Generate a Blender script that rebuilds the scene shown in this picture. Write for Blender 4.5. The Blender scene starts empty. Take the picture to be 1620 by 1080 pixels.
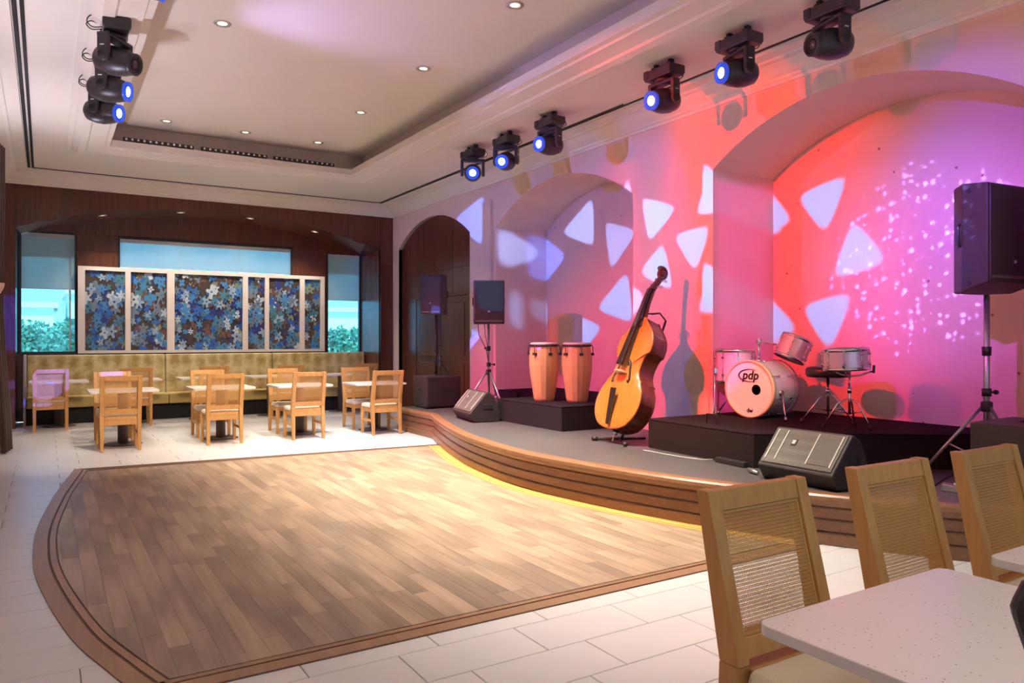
import bpy, bmesh, math, random
from mathutils import Vector, Matrix

random.seed(7)
sc = bpy.context.scene
COL = sc.collection
PI = math.pi

# ------------------------------------------------------------------ camera, world, exposure
F, HV, YAW, CAMH = 1183.0, 535.0, math.radians(32), 1.45
SN, CS = math.sin(YAW), math.cos(YAW)
cd = bpy.data.cameras.new('camera'); cam = bpy.data.objects.new('camera', cd); COL.objects.link(cam)
cam.location = (0, 0, CAMH); cam.rotation_euler = (PI/2, 0, -YAW)
cd.sensor_width = 36; cd.lens = 36*F/1620; cd.shift_y = -(540-HV)/1620; cd.clip_start = .05; cd.clip_end = 300
sc.camera = cam
vs = sc.view_settings
vs.view_transform = 'Standard'; vs.look = 'None'; vs.gamma = 1; vs.use_curve_mapping = False; vs.exposure = 0.0

world = bpy.data.worlds.new('world'); sc.world = world; world.use_nodes = True
bg = world.node_tree.nodes['Background']
bg.inputs[0].default_value = (.30, .68, 1.0, 1); bg.inputs[1].default_value = 2.8
sl = bpy.data.lights.new('sun', 'SUN'); sl.energy = 5.0; sl.color = (.9, .97, 1); sl.angle = .02
so = bpy.data.objects.new('sun', sl); COL.objects.link(so); so.rotation_euler = (math.radians(38), 0, math.radians(-12))


def ray(u, v):
    a = (u-810)/F
    return Vector((SN+CS*a, CS-SN*a, (HV-v)/F))
def onz(u, v, z): d = ray(u, v); return Vector((0, 0, CAMH))+d*((z-CAMH)/d.z)
def onx(u, v, x): d = ray(u, v); return Vector((0, 0, CAMH))+d*(x/d.x)
def ony(u, v, y): d = ray(u, v); return Vector((0, 0, CAMH))+d*(y/d.y)
def proj(x, y, z):
    Z = x*SN+y*CS
    if Z < .05: return None
    return (810+F*(x*CS-y*SN)/Z, HV-F*(z-CAMH)/Z, Z)

# ------------------------------------------------------------------ materials
MATS = {}
def mat(name, color, rough=.5, metal=0, spec=.5, noise=None, bump=None, coat=0, emit=None, wood=None, sheen=0):
    m = bpy.data.materials.new(name); MATS[name] = m; m.use_nodes = True
    nt = m.node_tree; b = nt.nodes['Principled BSDF']; L = nt.links.new
    b.inputs['Base Color'].default_value = (*color, 1); b.inputs['Roughness'].default_value = rough
    b.inputs['Metallic'].default_value = metal; b.inputs['Specular IOR Level'].default_value = spec
    b.inputs['Coat Weight'].default_value = coat; b.inputs['Coat Roughness'].default_value = .12
    b.inputs['Sheen Weight'].default_value = sheen
    tc = nt.nodes.new('ShaderNodeTexCoord')
    if noise:                                                    # (scale, amount)
        n = nt.nodes.new('ShaderNodeTexNoise'); n.inputs['Scale'].default_value = noise[0]; n.inputs['Detail'].default_value = 5
        L(tc.outputs['Object'], n.inputs['Vector'])
        mx = nt.nodes.new('ShaderNodeMix'); mx.data_type = 'RGBA'
        k = noise[1]
        mx.inputs[6].default_value = (*[c*(1-k) for c in color], 1); mx.inputs[7].default_value = (*[min(1, c*(1+k)) for c in color], 1)
        L(n.outputs['Fac'], mx.inputs[0]); L(mx.outputs[2], b.inputs['Base Color'])
    if wood:                                                     # dict(axis, c2, scale, vary)
        mp = nt.nodes.new('ShaderNodeMapping'); sx = [wood.get('scale', 12)]*3; sx['xyz'.index(wood['axis'])] *= wood.get('stretch', .06)
        mp.inputs['Scale'].default_value = sx
        oi = nt.nodes.new('ShaderNodeObjectInfo')
        vm = nt.nodes.new('ShaderNodeVectorMath'); vm.operation = 'MULTIPLY_ADD'
        cmb = nt.nodes.new('ShaderNodeCombineXYZ')
        for i in range(3): L(oi.outputs['Random'], cmb.inputs[i])
        L(cmb.outputs[0], vm.inputs[0]); vm.inputs[1].default_value = (37, 53, 29); L(tc.outputs['Object'], vm.inputs[2])
        L(vm.outputs[0], mp.inputs['Vector'])
        n1 = nt.nodes.new('ShaderNodeTexNoise'); n1.inputs['Scale'].default_value = 1; n1.inputs['Detail'].default_value = 6; n1.inputs['Distortion'].default_value = wood.get('dist', 1.2)
        L(mp.outputs[0], n1.inputs['Vector'])
        mx = nt.nodes.new('ShaderNodeMix'); mx.data_type = 'RGBA'
        rp = nt.nodes.new('ShaderNodeMapRange'); rp.inputs[1].default_value = .3; rp.inputs[2].default_value = .7
        L(n1.outputs['Fac'], rp.inputs[0]); L(rp.outputs[0], mx.inputs[0])
        mx.inputs[6].default_value = (*color, 1); mx.inputs[7].default_value = (*wood['c2'], 1)
        out = mx.outputs[2]
        if wood.get('rings'):
            wv = nt.nodes.new('ShaderNodeTexWave'); wv.wave_type = 'RINGS'; wv.inputs['Scale'].default_value = wood['rings']; wv.inputs['Distortion'].default_value = 6
            wv.inputs['Detail'].default_value = 2; wv.inputs['Detail Scale'].default_value = .6
            mp2 = nt.nodes.new('ShaderNodeMapping'); s2 = [9, 9, 9]; s2['xyz'.index(wood['axis'])] = 1.1; mp2.inputs['Scale'].default_value = s2
            L(vm.outputs[0], mp2.inputs['Vector']); L(mp2.outputs[0], wv.inputs['Vector'])
            m3 = nt.nodes.new('ShaderNodeMix'); m3.data_type = 'RGBA'; m3.blend_type = 'MULTIPLY'; m3.inputs[0].default_value = .33
            L(out, m3.inputs[6]); L(wv.outputs['Color'], m3.inputs[7]); out = m3.outputs[2]
        if wood.get('vary'):
            hs = nt.nodes.new('ShaderNodeHueSaturation'); mr = nt.nodes.new('ShaderNodeMapRange')
            mr.inputs[3].default_value = 1-wood['vary']; mr.inputs[4].default_value = 1+wood['vary']
            L(oi.outputs['Random'], mr.inputs[0]); L(mr.outputs[0], hs.inputs['Value']); L(out, hs.inputs['Color']); out = hs.outputs[0]
        L(out, b.inputs['Base Color'])
        r2 = nt.nodes.new('ShaderNodeMapRange'); r2.inputs[3].default_value = rough*.85; r2.inputs[4].default_value = min(1, rough*1.2)
        L(n1.outputs['Fac'], r2.inputs[0]); L(r2.outputs[0], b.inputs['Roughness'])
    if bump:                                                     # (scale, strength)
        n = nt.nodes.new('ShaderNodeTexNoise'); n.inputs['Scale'].default_value = bump[0]; n.inputs['Detail'].default_value = 4
        L(tc.outputs['Object'], n.inputs['Vector'])
        bp = nt.nodes.new('ShaderNodeBump'); bp.inputs['Strength'].default_value = bump[1]; bp.inputs['Distance'].default_value = .01
        L(n.outputs['Fac'], bp.inputs['Height']); L(bp.outputs[0], b.inputs['Normal'])
    if emit:
        b.inputs['Emission Color'].default_value = (*emit[:3], 1); b.inputs['Emission Strength'].default_value = emit[3]
    return m

mat('ceiling_paint', (.80, .75, .68), .85, noise=(3, .02), bump=(160, .04))
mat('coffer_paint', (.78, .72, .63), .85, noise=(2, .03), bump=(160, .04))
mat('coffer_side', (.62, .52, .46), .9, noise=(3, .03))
mat('trim_paint', (.80, .74, .66), .6, noise=(14, .03), bump=(60, .04))
mat('wall_plaster', (.74, .57, .46), .85, noise=(2.5, .04), bump=(90, .06))
mat('slot_black', (.01, .01, .01), .7, noise=(20, .2))
mat('tile', (.66, .63, .61), .32, noise=(5, .045), bump=(120, .02), spec=.4)
mat('grout', (.46, .43, .41), .9, noise=(40, .1))
mat('plank', (.30, .205, .135), .42, wood=dict(axis='y', c2=(.42, .30, .20), scale=30, stretch=.05, vary=.13, rings=.8, dist=.6), spec=.5)
mat('plank_border', (.25, .135, .07), .4, wood=dict(axis='y', c2=(.33, .19, .10), scale=26, stretch=.08, vary=.1))
mat('border_groove', (.10, .045, .02), .6, noise=(30, .2))
mat('stage_border', (.52, .27, .06), .4, wood=dict(axis='y', c2=(.62, .35, .09), scale=26, stretch=.08, vary=.06))
mat('mahogany', (.085, .026, .014), .24, wood=dict(axis='z', c2=(.135, .045, .022), scale=34, stretch=.04, vary=.12), spec=.4, coat=.08)
mat('dark_void', (.012, .008, .007), .8, noise=(10, .2))
mat('stage_wood', (.20, .085, .035), .38, wood=dict(axis='y', c2=(.27, .125, .055), scale=30, stretch=.06, vary=.05), coat=.1)
mat('stage_deck', (.075, .066, .063), .45, noise=(7, .2), bump=(60, .05))
mat('carpet', (.018, .012, .014), .95, noise=(120, .4), bump=(300, .5), spec=.1)
mat('riser_front', (.022, .017, .017), .9, noise=(90, .5), bump=(220, .5), spec=.15)
mat('oak', (.50, .235, .062), .42, wood=dict(axis='z', c2=(.59, .305, .092), scale=22, stretch=.08, vary=.05))
mat('cane', (.57, .30, .085), .55, noise=(60, .16))
mat('seat_fabric', (.66, .54, .38), .8, noise=(160, .1), bump=(300, .2), sheen=.2)
mat('pedestal', (.12, .09, .075), .45, noise=(12, .15))
def quartz():
    m = mat('quartz', (.76, .70, .64), .22, spec=.5)
    nt = m.node_tree; L = nt.links.new; b = nt.nodes['Principled BSDF']
    tc = nt.nodes.new('ShaderNodeTexCoord'); v = nt.nodes.new('ShaderNodeTexVoronoi'); v.inputs['Scale'].default_value = 75
    L(tc.outputs['Object'], v.inputs['Vector'])
    lt = nt.nodes.new('ShaderNodeMath'); lt.operation = 'LESS_THAN'; lt.inputs[1].default_value = .17; L(v.outputs['Distance'], lt.inputs[0])
    sp = nt.nodes.new('ShaderNodeSeparateColor'); L(v.outputs['Color'], sp.inputs[0])
    l2 = nt.nodes.new('ShaderNodeMath'); l2.operation = 'LESS_THAN'; l2.inputs[1].default_value = .3; L(sp.outputs[0], l2.inputs[0])
    mu = nt.nodes.new('ShaderNodeMath'); mu.operation = 'MULTIPLY'; L(lt.outputs[0], mu.inputs[0]); L(l2.outputs[0], mu.inputs[1])
    mx = nt.nodes.new('ShaderNodeMix'); mx.data_type = 'RGBA'; L(mu.outputs[0], mx.inputs[0])
    mx.inputs[6].default_value = (.76, .70, .64, 1); mx.inputs[7].default_value = (.36, .27, .2, 1); L(mx.outputs[2], b.inputs['Base Color'])
quartz()
def niche_plaster():
    m = mat('niche_plaster', (.72, .53, .45), .85, bump=(90, .06))
    nt = m.node_tree; L = nt.links.new; b = nt.nodes['Principled BSDF']
    tc = nt.nodes.new('ShaderNodeTexCoord'); v = nt.nodes.new('ShaderNodeTexVoronoi'); v.inputs['Scale'].default_value = 4.2
    L(tc.outputs['Object'], v.inputs['Vector'])
    lt = nt.nodes.new('ShaderNodeMath'); lt.operation = 'LESS_THAN'; lt.inputs[1].default_value = .055; L(v.outputs['Distance'], lt.inputs[0])
    mx = nt.nodes.new('ShaderNodeMix'); mx.data_type = 'RGBA'; L(lt.outputs[0], mx.inputs[0])
    mx.inputs[6].default_value = (.72, .53, .45, 1); mx.inputs[7].default_value = (.28, .18, .16, 1); L(mx.outputs[2], b.inputs['Base Color'])
niche_plaster()
mat('banquette_back', (.40, .29, .10), .7, noise=(9, .5), bump=(40, .1), sheen=.2)
def damask():
    nt = MATS['banquette_back'].node_tree; L = nt.links.new; b = nt.nodes['Principled BSDF']
    tc = nt.nodes.new('ShaderNodeTexCoord'); mp = nt.nodes.new('ShaderNodeMapping'); mp.inputs['Scale'].default_value = (4.4, 0, 3.0); L(tc.outputs['Object'], mp.inputs['Vector'])
    v = nt.nodes.new('ShaderNodeTexVoronoi'); v.inputs['Scale'].default_value = 1; v.inputs['Randomness'].default_value = .25; L(mp.outputs[0], v.inputs['Vector'])
    n = nt.nodes.new('ShaderNodeTexNoise'); n.inputs['Scale'].default_value = 14; L(tc.outputs['Object'], n.inputs['Vector'])
    a = nt.nodes.new('ShaderNodeMath'); a.operation = 'MULTIPLY_ADD'; L(n.outputs[0], a.inputs[0]); a.inputs[1].default_value = .7; L(v.outputs['Distance'], a.inputs[2])
    r = nt.nodes.new('ShaderNodeMapRange'); r.inputs[1].default_value = .5; r.inputs[2].default_value = .95; L(a.outputs[0], r.inputs[0])
    mx = nt.nodes.new('ShaderNodeMix'); mx.data_type = 'RGBA'; L(r.outputs[0], mx.inputs[0]); mx.inputs[6].default_value = (.30, .20, .045, 1); mx.inputs[7].default_value = (.52, .42, .21, 1); L(mx.outputs[2], b.inputs['Base Color'])
damask()
mat('banquette_seat', (.50, .36, .11), .6, noise=(10, .15), sheen=.2)
mat('panel_grey', (.42, .40, .42), .6, noise=(6, .05))
mat('art_frame', (.66, .58, .53), .45, noise=(8, .03))
mat('black_plastic', (.022, .018, .018), .5, noise=(60, .2), bump=(400, .1))
mat('speaker_cab', (.035, .024, .022), .55, noise=(80, .25), bump=(350, .25))
def grille(name='grille', col=(.15, .125, .10)):
    m = mat(name, (.06, .05, .04), .5, metal=.3)
    nt = m.node_tree; L = nt.links.new; b = nt.nodes['Principled BSDF']
    tc = nt.nodes.new('ShaderNodeTexCoord'); v = nt.nodes.new('ShaderNodeTexVoronoi'); v.inputs['Scale'].default_value = 110; v.inputs['Randomness'].default_value = .15
    L(tc.outputs['Object'], v.inputs['Vector'])
    lt = nt.nodes.new('ShaderNodeMath'); lt.operation = 'LESS_THAN'; lt.inputs[1].default_value = .36; L(v.outputs['Distance'], lt.inputs[0])
    mx = nt.nodes.new('ShaderNodeMix'); mx.data_type = 'RGBA'; L(lt.outputs[0], mx.inputs[0])
    mx.inputs[6].default_value = (*col, 1); mx.inputs[7].default_value = (.012, .01, .008, 1); L(mx.outputs[2], b.inputs['Base Color'])
grille(); grille('grille_dark', (.05, .038, .032))
mat('grille_plate', (.12, .10, .08), .45, metal=.2, noise=(40, .1))
mat('logo_plate', (.55, .5, .45), .35, noise=(40, .1))
mat('chrome', (.72, .70, .70), .18, metal=1, noise=(20, .05))
mat('steel', (.50, .49, .50), .35, metal=.9, noise=(30, .08))
mat('rubber', (.015, .015, .015), .7, noise=(40, .2))
mat('red_tip', (.55, .05, .03), .5, noise=(40, .1))
mat('cable', (.02, .02, .022), .5, noise=(30, .2))
mat('cable_grey', (.4, .42, .42), .5, noise=(30, .1))
mat('head_black', (.030, .026, .030), .38, noise=(50, .2))
mat('blue_ring', (.02, .05, .3), .3, emit=(.02, .10, 1, .55), noise=(20, .1))
mat('lens_lit', (.8, .85, 1), .2, emit=(.55, .75, 1, 14), noise=(20, .02))
mat('lens_dark', (.05, .04, .04), .15, noise=(20, .1))
mat('white_mark', (.8, .8, .8), .5, noise=(20, .05))
mat('trim_ring', (.55, .53, .50), .3, metal=.5, noise=(20, .05))
mat('reflector', (.75, .70, .62), .2, metal=.8, noise=(30, .1))
mat('lamp_glow', (1, .9, .75), .4, emit=(1, .85, .6, 1.5), noise=(10, .02))
mat('conga_wood', (.70, .40, .17), .3, wood=dict(axis='z', c2=(.62, .32, .12), scale=30, stretch=.08, vary=.03), coat=.4)
mat('conga_head', (.72, .62, .50), .6, noise=(15, .1))
mat('bass_top', (.50, .22, .035), .28, wood=dict(axis='z', c2=(.40, .15, .02), scale=24, stretch=.05), coat=.5)
mat('bass_rib', (.17, .045, .02), .25, wood=dict(axis='z', c2=(.10, .022, .012), scale=18, stretch=.1), coat=.5)
mat('bass_neck', (.10, .028, .018), .3, wood=dict(axis='z', c2=(.06, .018, .012), scale=20, stretch=.08), coat=.3)
mat('ebony', (.018, .014, .013), .3, noise=(30, .3))
mat('maple', (.62, .45, .24), .5, noise=(30, .1))
mat('string', (.55, .5, .45), .3, metal=.8, noise=(30, .05))
mat('drum_shell', (.68, .62, .60), .3, metal=.35, noise=(30, .06), coat=.3)
mat('drum_head', (.85, .76, .66), .6, noise=(10, .03))
mat('hoop_wood', (.70, .50, .28), .4, noise=(20, .08))
mat('hoop_mag', (.45, .30, .34), .35, noise=(20, .08))
mat('print_black', (.01, .01, .01), .6, noise=(20, .2))
mat('dark_hole', (.12, .02, .03), .9, noise=(20, .2))
mat('leather', (.02, .016, .018), .35, noise=(50, .2))
mat('curtain', (.06, .03, .02), .9, noise=(25, .2), sheen=.2)
mat('bldg_white', (.85, .84, .80), .8, noise=(.6, .05))
mat('bldg_glass', (.10, .16, .22), .2, noise=(1, .2))
mat('leaf', (.14, .32, .20), .6, noise=(1.5, .5))
mat('bark', (.16, .11, .08), .9, noise=(8, .3))
mat('ground', (.45, .45, .42), .9, noise=(1, .1))
mat('win_frame', (.55, .60, .62), .5, noise=(10, .05))
mat('frame_dark', (.02, .022, .025), .4, noise=(10, .1))
mat('yellow_cone', (.8, .7, .2), .5, noise=(10, .05))
def glass():
    m = bpy.data.materials.new('glass'); MATS['glass'] = m; m.use_nodes = True; nt = m.node_tree; nt.nodes.clear(); L = nt.links.new
    o = nt.nodes.new('ShaderNodeOutputMaterial'); t = nt.nodes.new('ShaderNodeBsdfTransparent'); g = nt.nodes.new('ShaderNodeBsdfGlossy'); g.inputs['Roughness'].default_value = .02
    f = nt.nodes.new('ShaderNodeFresnel'); f.inputs[0].default_value = 1.4; mx = nt.nodes.new('ShaderNodeMixShader')
    t.inputs[0].default_value = (.66, .93, 1, 1)
    L(f.outputs[0], mx.inputs[0]); L(t.outputs[0], mx.inputs[1]); L(g.outputs[0], mx.inputs[2]); L(mx.outputs[0], o.inputs[0])
glass()
def blind(name, col, tr):
    m = bpy.data.materials.new(name); MATS[name] = m; m.use_nodes = True; nt = m.node_tree; nt.nodes.clear(); L = nt.links.new
    o = nt.nodes.new('ShaderNodeOutputMaterial'); d = nt.nodes.new('ShaderNodeBsdfDiffuse'); t = nt.nodes.new('ShaderNodeBsdfTranslucent')
    tc = nt.nodes.new('ShaderNodeTexCoord'); w = nt.nodes.new('ShaderNodeTexNoise'); w.inputs['Scale'].default_value = 5; L(tc.outputs['Object'], w.inputs['Vector'])
    r = nt.nodes.new('ShaderNodeMix'); r.data_type = 'RGBA'; r.inputs[6].default_value = (*[c*.94 for c in col], 1); r.inputs[7].default_value = (*col, 1); L(w.outputs['Fac'], r.inputs[0])
    L(r.outputs[2], d.inputs[0]); L(r.outputs[2], t.inputs[0])
    mx = nt.nodes.new('ShaderNodeMixShader'); mx.inputs[0].default_value = tr; L(d.outputs[0], mx.inputs[1]); L(t.outputs[0], mx.inputs[2]); L(mx.outputs[0], o.inputs[0])
blind('blind_low', (.72, .80, .78), .6)
blind('blind_high', (.86, .90, .90), .8)

# ------------------------------------------------------------------ mesh helpers
class MB:
    def __init__(s): s.v = []; s.f = []; s.mi = []; s.sm = []
    def add(s, vs, fs, mi=0, smooth=False):
        o = len(s.v); s.v += [tuple(p) for p in vs]
        for f in fs: s.f.append(tuple(i+o for i in f)); s.mi.append(mi); s.sm.append(smooth)
        return s
    def box(s, c, d, M=None, mi=0):
        x, y, z = d[0]/2, d[1]/2, d[2]/2; c = Vector(c)
        p = [Vector((i*x, j*y, k*z)) for i, j, k in ((-1,-1,-1),(1,-1,-1),(1,1,-1),(-1,1,-1),(-1,-1,1),(1,-1,1),(1,1,1),(-1,1,1))]
        if M is not None: p = [M @ q for q in p]
        return s.add([q+c for q in p], [(0,3,2,1),(4,5,6,7),(0,1,5,4),(1,2,6,5),(2,3,7,6),(3,0,4,7)], mi)
    def bb(s, a, b, mi=0):
        return s.box([(a[i]+b[i])/2 for i in range(3)], [abs(b[i]-a[i]) for i in range(3)], None, mi)
    def hexa(s, bot, top, mi=0):                                   # two quads, ccw seen from above
        return s.add(list(bot)+list(top), [(3,2,1,0),(4,5,6,7),(0,1,5,4),(1,2,6,5),(2,3,7,6),(3,0,4,7)], mi)
    def tube(s, pts, r, n=8, mi=0, cap=True, smooth=True):
        pts = [Vector(p) for p in pts]; rr = r if isinstance(r, (list, tuple)) else [r]*len(pts)
        vs = []; up = None
        for i, p in enumerate(pts):
            t = (pts[min(i+1, len(pts)-1)]-pts[max(i-1, 0)]).normalized()
            if up is None:
                a = Vector((0,0,1)) if abs(t.z) < .9 else Vector((1,0,0)); up = (a-t*a.dot(t)).normalized()
            else: up = (up-t*up.dot(t)).normalized()
            w = t.cross(up)
            for k in range(n):
                q = 2*PI*k/n; vs.append(p+(up*math.cos(q)+w*math.sin(q))*rr[i])
        fs = []
        for i in range(len(pts)-1):
            for k in range(n): fs.append((i*n+k, i*n+(k+1) % n, (i+1)*n+(k+1) % n, (i+1)*n+k))
        s.add(vs, fs, mi, smooth)
        if cap:
            o = len(s.v)-len(vs)
            s.f.append(tuple(o+k for k in reversed(range(n)))); s.mi.append(mi); s.sm.append(False)
            o2 = o+(len(pts)-1)*n
            s.f.append(tuple(o2+k for k in range(n))); s.mi.append(mi); s.sm.append(False)
        return s
    def lathe(s, prof, n=24, M=None, mi=0, smooth=True, caps=True):  # prof (r, z) bottom to top
        vs = []
        for r, z in prof:
            for k in range(n): q = 2*PI*k/n; vs.append(Vector((r*math.cos(q), r*math.sin(q), z)))
        if M is not None: vs = [M @ q for q in vs]
        fs = [(i*n+k, i*n+(k+1) % n, (i+1)*n+(k+1) % n, (i+1)*n+k) for i in range(len(prof)-1) for k in range(n)]
        o = len(s.v); s.add(vs, fs, mi, smooth)
        if caps:
            if prof[0][0] > 1e-5: s.f.append(tuple(o+k for k in reversed(range(n)))); s.mi.append(mi); s.sm.append(False)
            if prof[-1][0] > 1e-5: o2 = o+(len(prof)-1)*n; s.f.append(tuple(o2+k for k in range(n))); s.mi.append(mi); s.sm.append(False)
        return s
    def prism(s, poly, fa, fb, mi=0):                              # poly of 2-D points; fa/fb map (a,b)->3-D
        n = len(poly); A = [fa(*p) for p in poly]; B = [fb(*p) for p in poly]
        s.add(A+B, [tuple(range(n))[::-1], tuple(range(n, 2*n))]+[(i, (i+1) % n, n+(i+1) % n, n+i) for i in range(n)], mi)
        return s
    def mesh(s, name, mats):
        me = bpy.data.meshes.new(name); me.from_pydata(s.v, [], s.f)
        for m in (mats if isinstance(mats, (list, tuple)) else [mats]): me.materials.append(MATS[m])
        for p, i, q in zip(me.polygons, s.mi, s.sm): p.material_index = i; p.use_smooth = q
        bm = bmesh.new(); bm.from_mesh(me); bmesh.ops.recalc_face_normals(bm, faces=bm.faces); bm.to_mesh(me); bm.free()
        me.update(); return me
    def build(s, name, mats, parent=None, bevel=0, loc=None, raw=False):
        o = bpy.data.objects.new(name, s.mesh(name, mats)); COL.objects.link(o)
        if parent is not None: o.parent = parent
        if loc is not None: o.location = loc
        if bevel:
            m = o.modifiers.new('bevel', 'BEVEL'); m.width = bevel; m.segments = 2; m.limit_method = 'ANGLE'; m.angle_limit = math.radians(40)
        return o

def thing(name, label, cat, loc=(0,0,0), rotz=0, group=None, rot=None):
    o = bpy.data.objects.new(name, None); COL.objects.link(o); o.empty_display_size = .1
    o.location = loc; o.rotation_euler = rot if rot else (0, 0, rotz)
    o['label'] = label; o['category'] = cat
    if group: o['group'] = group
    return o
def tag(o, label, cat, group=None):
    o['label'] = label; o['category'] = cat
    if group: o['group'] = group
    return o
def struct(o): o['kind'] = 'structure'; return o
def dup(root, loc, rotz, label, group=None):
    r = root.copy(); COL.objects.link(r); r.location = loc; r.rotation_euler = (0, 0, rotz); r['label'] = label
    if group: r['group'] = group
    for ch in list(root.children):
        c = ch.copy(); COL.objects.link(c); c.parent = r
        for g in list(ch.children):
            d = g.copy(); COL.objects.link(d); d.parent = c
    return r
def aim(direction):                                              # matrix with local +z along direction
    return Vector(direction).to_track_quat('Z', 'Y').to_matrix()
def spot(name, loc, target, power, color, angle, blend=.5, size=.03):
    l = bpy.data.lights.new(name, 'SPOT'); l.energy = power; l.color = color; l.spot_size = math.radians(angle); l.spot_blend = blend; l.shadow_soft_size = size
    o = bpy.data.objects.new(name, l); COL.objects.link(o); o.location = loc
    o.rotation_euler = (Vector(target)-Vector(loc)).to_track_quat('-Z', 'Y').to_euler()
    return o

# ------------------------------------------------------------------ room numbers
W = 6.1; XL = -.62; YB = 14.4; YW = 15.5; ZC = 4.14; ZU = 4.5; Y0 = -4.0
ST, RI = .36, .65
def arch(y0, y1, zs, za, n=20):                                   # segmental arch points from y0 to y1
    c = (y0+y1)/2; h = (y1-y0)/2; s = za-zs; R = (h*h+s*s)/(2*s); zc = za-R
    return [(y0+(y1-y0)*i/n, zc+math.sqrt(max(0, R*R-(y0+(y1-y0)*i/n-c)**2))) for i in range(n+1)]
N1 = (6.97, 10.25, 3.22, 3.73); N2 = (2.62, 5.68, 3.27, 3.75); N3 = (11.11, 14.1, 3.25, 3.72)
NB = 7.08

# stage front outline (top edge of the nosing), base inset by .05
def catmull(P, n=8):
    P = [Vector((*p, 0)) if len(p) == 2 else Vector(p) for p in P]; out = []
    Q = [P[0]*2-P[1]]+P+[P[-1]*2-P[-2]]
    for i in range(1, len(Q)-2):
        for k in range(n):
            t = k/n; a, b, c, d = Q[i-1], Q[i], Q[i+1], Q[i+2]
            out.append(.5*((2*b)+(c-a)*t+(2*a-5*b+4*c-d)*t*t+(3*b-a-3*c+d)*t**3))
    out.append(P[-1]); return out
STG = [Vector((4.72, 11.05, 0))]+catmull([(4.72, 9.78), (4.47, 9.05), (4.17, 8.05), (3.99, 7.25), (3.88, 6.2), (3.98, 5.2), (4.2, 4.25), (4.45, 3.62), (4.68, 3.15), (5.05, 2.54), (5.5, 1.9), (5.9, 1.5)], 6)
def inset(P, d):
    out = []
    for i, p in enumerate(P):
        a = P[max(i-1, 0)]; b = P[min(i+1, len(P)-1)]; t = (b-a).normalized(); nrm = Vector((-t.y, t.x, 0))   # left of travel (towards +x)
        out.append(p+nrm*d)
    return out

# ------------------------------------------------------------------ floor with tiles
fl = MB(); fl.bb((XL-.1, Y0, -.1), (W+1.1, YW+.05, -.012)); floor = struct(fl.build('floor', 'grout'))
DF = [(.28, 9.58)]+[(p.x, p.y) for p in catmull([(.07, 8.05), (-.04, 6.9), (-.07, 6.1), (-.04, 5.28), (.1, 4.22), (.26, 3.58)], 5)]+[(.34, 3.31), (4.7, 3.31), (4.9, 3.31), (4.9, 9.2), (4.56, 9.22)]
def clip(poly, a, b):                                             # keep the left side of a->b
    out = []; ax, ay = a; bx, by = b
    side = lambda p: (bx-ax)*(p[1]-ay)-(by-ay)*(p[0]-ax)
    for i in range(len(poly)):
        p, q = poly[i], poly[(i+1) % len(poly)]; sp, sq = side(p), side(q)
        if sp >= 0: out.append(p)
        if (sp >= 0) != (sq >= 0): t = sp/(sp-sq); out.append((p[0]+(q[0]-p[0])*t, p[1]+(q[1]-p[1])*t))
    return out
def inside(p, poly):
    r = False; j = len(poly)-1
    for i in range(len(poly)):
        if (poly[i][1] > p[1]) != (poly[j][1] > p[1]) and p[0] < (poly[j][0]-poly[i][0])*(p[1]-poly[i][1])/(poly[j][1]-poly[i][1])+poly[i][0]: r = not r
        j = i
    return r
def screen_area(poly, z):
    pts = [proj(x, y, z) for x, y in poly]
    if any(p is None for p in pts): return 0
    if not any(-20 < p[0] < 1640 and -20 < p[1] < 1100 for p in pts): return 0
    return abs(sum(pts[i][0]*pts[(i+1) % len(pts)][1]-pts[(i+1) % len(pts)][0]*pts[i][1] for i in range(len(pts))))/2
stage_poly = [(p.x+.25, p.y) for p in STG]+[(7.2, 1.3), (7.2, 11.05)]
TL, TH = .62, .311
tiles = []
r0 = int((Y0-2.24)/TH)
for r in range(r0, 48):
    y0 = 2.24+r*TH
    if y0 > 14.78: break
    off = .13 if r % 2 == 0 else .34
    x = off-3*TL
    while x < W:
        x0, x1, y1 = max(x, XL), min(x+TL, W), y0+TH
        if x1-x0 > .03:
            cs = [(x0, y0), (x1, y0), (x1, y1), (x0, y1)]
            if not all(inside(c, DF) for c in cs) and not all(inside(c, stage_poly) for c in cs):
                tiles.append((screen_area(cs, 0), x0, x1, y0, y1))
        x += TL
tiles.sort(reverse=True)
rest = MB(); g = .0022; TM = {}
for i, (a, x0, x1, y0, y1) in enumerate(tiles):
    if i < 300 and a > 40:
        key = round(x1-x0, 4)
        if key not in TM:
            m = MB(); w, h = (x1-x0)/2-g, TH/2-g; b = .0025
            m.hexa([(-w,-h,-.01),(w,-h,-.01),(w,h,-.01),(-w,h,-.01)], [(-w,-h,-b),(w,-h,-b),(w,h,-b),(-w,h,-b)])
            m.hexa([(-w,-h,-b),(w,-h,-b),(w,h,-b),(-w,h,-b)], [(-w+b,-h+b,0),(w-b,-h+b,0),(w-b,h-b,0),(-w+b,h-b,0)])
            TM[key] = m.mesh('tile', 'tile')
        o = bpy.data.objects.new('tile', TM[key]); COL.objects.link(o); o.parent = floor; o.location = ((x0+x1)/2, (y0+y1)/2, 0)
    else:
        rest.bb((x0+g, y0+g, -.01), (x1-g, y1-g, 0))
o = rest.build('tile_field', 'tile', floor); o['kind'] = 'stuff'

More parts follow.
